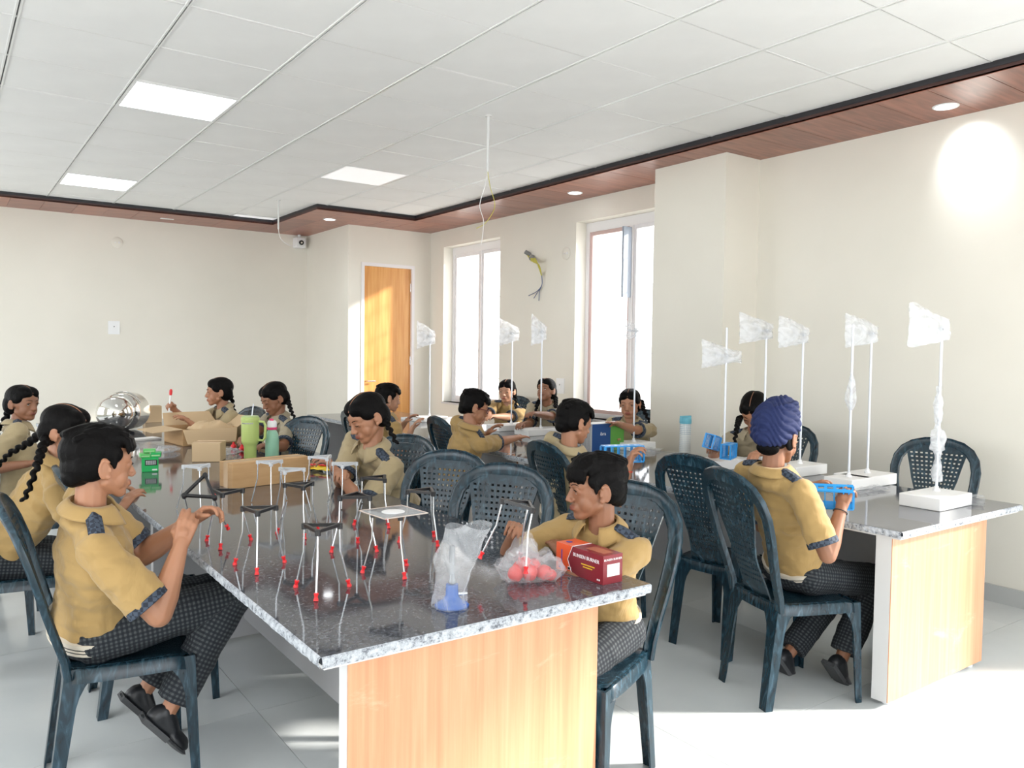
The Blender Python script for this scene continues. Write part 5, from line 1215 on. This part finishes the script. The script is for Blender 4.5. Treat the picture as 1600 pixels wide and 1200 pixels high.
rack('blue test tube rack tilted up in the hand of the girl by the pillar', at(1110, 702, 4.65), rframe(330, (.25, -.1, 1)))
rack('blue test tube rack behind the middle rod, lower one at the girl\'s fingers', at(1138, 716, 4.55), rframe(330, (.05, .0, 1)))
rack('blue test tube rack tilted in the hands of the turban boy', at(1290, 790, 3.3), rframe(57, (-.30, -.16, 1)))
# patterned bottle
p = tz(1070, 709, TT)
t = thing('water_bottle', 'slim white grid patterned bottle with sky blue flip lid in front of the pillar', 'bottle', (p.x, p.y, TT+.0005))
g = G(); g.lathe([(.001, 0), (.038, 0), (.039, .004), (.039, .205), (.037, .21)], 32)
m = mat('grid_patterned_enamel', (.8, .8, .8), .3); tc = N(m, 'ShaderNodeTexCoord'); sx_ = N(m, 'ShaderNodeSeparateXYZ'); L(m, tc.outputs['Object'], sx_.inputs[0])
an = mathn(m, 'ARCTAN2', sx_.outputs[1], sx_.outputs[0]); la = mathn(m, 'LESS_THAN', mathn(m, 'FRACT', mathn(m, 'MULTIPLY', an, 3.5)), .16); lb = mathn(m, 'LESS_THAN', mathn(m, 'FRACT', mathn(m, 'MULTIPLY', sx_.outputs[2], 80)), .16); hi_ = mathn(m, 'GREATER_THAN', sx_.outputs[2], .135)
f = mathn(m, 'MULTIPLY', mathn(m, 'MAXIMUM', la, lb), mathn(m, 'MULTIPLY_ADD', hi_, .6, .35)); L(m, ramp(m, f, [(0, (.72, .74, .72)), (1, (.10, .22, .34))]), B(m).inputs['Base Color'])
mk(g, 'bottle_body', m, t, smooth=True, sharp=40)
g = G(); g.lathe([(.039, .208), (.041, .212), (.041, .245), (.034, .252), (.001, .253)], 32); g.box((-.045, -.012, .222), (.045, .012, .262)); mk(g, 'flip_lid', mat('sky_blue_lid', (.16, .48, .60), .35), t, smooth=True)
# blue green carton
p = tz(925, 706, TT)
t = thing('printed_carton', 'navy and green printed carton under the hand of the girl by the window', 'box', (p.x, p.y, TT+.0005), RZ(40-90+50))
g = G(); g.box((0, 0, 0), (.17, .11, .19)); mk(g, 'navy_part', M['navyprint'], t); g = G(); g.box((.17, 0, 0), (.30, .11, .19)); mk(g, 'green_part', M['grassprint'], t); g = G(); g.box((0, -.0, .19), (.30, .11, .194)); mk(g, 'lid', M['paper'], t)
text('ibra', .035, M['white'], t, (.10, -.0008, .12), (PI/2, 0, 0))
g = G()
for k in range(9): g.box((-.012, .002+k*.012, 0), (0, .010+k*.012, .188))
mk(g, 'corrugated_side', M['modesty'], t)
# ------------------------------------------------------------------ wall things
def wire(name, pts, r, m_, parent=None):
    g = G(); P = [Vector(q) for q in pts]; out = []
    for i in range(len(P)-1):
        p0 = P[max(i-1, 0)]; p1 = P[i]; p2 = P[i+1]; p3 = P[min(i+2, len(P)-1)]
        for k in range(6): t_ = k/6; out.append(.5*((2*p1)+(p2-p0)*t_+(2*p0-5*p1+4*p2-p3)*t_*t_+(3*p1-p0-3*p2+p3)*t_**3))
    out.append(P[-1]); g.tube(out, r, 6); return mk(g, name, m_, parent, parent is not None, True)
t = thing('wall_wiring', 'loose yellow and blue wires hanging from a hole between the windows', 'wiring', tuple(tx(830, 405, WX)))
g = G(); q = tx(828, 398, WX-.01); g.tube([q, q+Vector((-.05, .02, .03))], .022, 10); g.tube([q+Vector((0, -.05, -.03)), q+Vector((-.05, -.09, -.05))], .025, 10); mk(g, 'pipe_stub', mat('grey_conduit', (.25, .25, .25), .5), t, True, True)
for k in range(5):
    wire('yellow_wire', [tx(822+k*2, 396+k*3, WX-.02), tx(832+k, 408-k, WX-.07-.01*k), tx(842, 414+k, WX-.08), tx(846, 430, WX-.04+.008*k)], .006, M['wire_y'], t)
for k in range(3): wire('blue_wire', [tx(846, 428, WX-.03), tx(847, 444, WX-.03), tx(843-k*2, 455, WX-.02), tx(842-k*8, 470-k*4, WX-.02)], .004, M['wire_b'], t)
def plate(px, py, wall, lab, round_=True, cat='wall plate'):
    if wall == 'R': q = tx(px, py, WX); F3 = Matrix(((0, 0, -1), (1, 0, 0), (0, -1, 0)))
    else:
        r = ray(px, py); q = CP+r*(FY/r.y); F3 = Matrix(((1, 0, 0), (0, 0, -1), (0, 1, 0)))
    t = thing('wall_plate', lab, cat, tuple(q)); X = (F3 if wall != 'R' else Matrix(((0, 0, -1), (-1, 0, 0), (0, 1, 0)))).to_4x4(); g = G()
    if round_: g.lathe([(.062, 0), (.062, .005), (.055, .009), (.001, .009)], 28, X); mk(g, 'round_cover', M['wall'], t, smooth=True); g = G(); g.lathe([(.012, .009), (.012, .012), (.001, .012)], 10, X @ Matrix.Translation((.02, 0, 0))); g.lathe([(.008, .009), (.008, .012), (.001, .012)], 10, X @ Matrix.Translation((-.02, 0, 0))); mk(g, 'screw', M['tbar'], t)
    else:
        g.box((-.06, -.075, 0), (.06, .075, .009), X); mk(g, 'switch_plate', M['white'], t); g = G(); g.box((-.016, -.03, .009), (.016, .03, .014), X); mk(g, 'rocker', M['white'], t); g = G(); g.box((-.004, .005, .014), (.004, .02, .0145), X); mk(g, 'marking', M['print'], t)
plate(183, 379, 'B', 'round cream junction plate high on the left part of the back wall'); plate(885, 396, 'R', 'round cream junction plate left of the open window')
plate(876, 603, 'R', 'white switch plate on the wall beside the open window', False); plate(178, 512, 'B', 'white switch plate in the bright patch of the back wall', False)
# camera box
t = thing('security_camera', 'small white boxy camera in the corner below the wood border', 'camera', (BX-.13, FY-.09, ZS-.17)); g = G(); g.box((-.065, -.04, -.0), (.065, .085, .13)); o = mk(g, 'housing', M['white'], t); bake(o, [('BEVEL', dict(width=.01, segments=2))])
g = G(); g.tube([(0, -.038, .065), (0, -.058, .062)], .030, 18); mk(g, 'lens', M['print'], t, smooth=True); g = G(); g.tube([(0, -.056, .062), (0, -.060, .062)], .012, 12); mk(g, 'lens_glass', M['chrome'], t, smooth=True); g = G(); g.tube([(0, .03, .13), (0, .03, .17)], .02, 10); mk(g, 'bracket', M['white'], t)
# conduits hanging from the ceiling
for px, py, lab, ln in ((763, 180, 'thin grey conduit with dangling wires hanging from the middle of the ceiling', .36), (435, 312, 'thin white conduit with a wire hanging near the back corner', .30)):
    q = tz(px, py, ZC); t = thing('ceiling_conduit', lab, 'conduit', tuple(q)); g = G(); g.tube([(0, 0, 0), (0, 0, -ln)], .0085, 10); mk(g, 'pipe', M['panel_white'], t, smooth=True); g = G(); g.lathe([(.022, -.008), (.022, 0), (.012, .001)], 16); mk(g, 'flange', M['panel_white'], t, smooth=True)
    if px > 700:
        for k, s_ in enumerate((-1, 1)): o = wire('loose_wire', [(0, 0, -ln), (.015*s_, -.01*s_, -ln-.10), (.045*s_, -.02*s_, -ln-.22), (.01*s_-.03, -.02, -ln-.33), (-.05-.02*s_, .02, -ln-.42+.05*s_)], .0022, M['wire_y'] if k else M['tbar']); o.parent = t
    else: o = wire('loose_wire', [(0, 0, -ln), (.02, -.02, -ln-.10), (.10, -.04, -ln-.16), (.18, 0, -ln-.15)], .003, M['tbar']); o.parent = t
# ceiling-hung lamp wire near the bay (thin stalk on the table)
q0 = tz(553, 618, 1.0)
# loose box on the far table and booklet
for px, py, lab, sz in ((700, 662, 'white plastic tray at the far end of the far table', (.30, .2, .05)), (640, 655, 'white packet in front of the small boy at the far table', (.14, .10, .02))):
    p = tz(px, py, TT); t = thing('white_tray', lab, 'tray', (min(p.x, 4.0), min(p.y, 7.8), TT+.0005), .2); g = G(); a, b_, h_ = sz; g.box((-a/2, -b_/2, 0), (a/2, b_/2, .005)); g.box((-a/2, -b_/2, .005), (a/2, -b_/2+.006, h_)); g.box((-a/2, b_/2-.006, .005), (a/2, b_/2, h_)); g.box((-a/2, -b_/2+.006, .005), (-a/2+.006, b_/2-.006, h_)); g.box((a/2-.006, -b_/2+.006, .005), (a/2, b_/2-.006, h_)); mk(g, 'tray_body', M['foam'], t)
# pocket badge of the older girl
q = G3; pc = q['hips'].lerp(q['C'], .42)+q['TR'] @ Vector((.055, .112, 0)); g = G(); F3 = q['TR'] @ Matrix(((1, 0, 0), (0, 0, 1), (0, -1, 0))); X = Matrix.Translation(pc) @ F3.to_4x4(); g.lathe([(.024, -.02), (.024, .0), (.001, .002)], 24, X); o = mk(g, 'pocket_badge', M['paper'], q['t'], True, True); g = G(); g.lathe([(.013, .0), (.013, .0035), (.001, .0035)], 5, X); mk(g, 'badge_emblem', M['print'], q['t'], True)
for o in bpy.data.objects:
    if o.type == 'EMPTY' and o.get('kind') == 'structure': o.empty_display_size = .1
GR = dict(plastic_chair='dark teal plastic chairs around the tables', retort_stand='retort stands on the right tables', retort_clamp='bagged clamps on the retort stands', downlight='downlights in the wood border', ceiling_panel_light='square ceiling panels', test_tube_rack='blue test tube racks', carton='cardboard cartons on the long table', plastic_film='clear plastic films on the right table', wall_plate='plates on the walls', laboratory_table='granite topped laboratory tables', ceiling_conduit='conduits hanging from the ceiling', person='school children at the tables', plastic_bag='plastic bags')
for o in bpy.data.objects:
    k_ = o.name.split('.')[0]
    if o.get('category') and not o.get('group') and k_ in GR: o['group'] = GR[k_]
print('objects', len(bpy.data.objects), 'tris', sum(len(o.data.loop_triangles) if hasattr(o.data, 'loop_triangles') else 0 for o in bpy.data.objects if o.type == 'MESH'), 'polys', sum(len(o.data.polygons) for o in bpy.data.objects if o.type == 'MESH'))
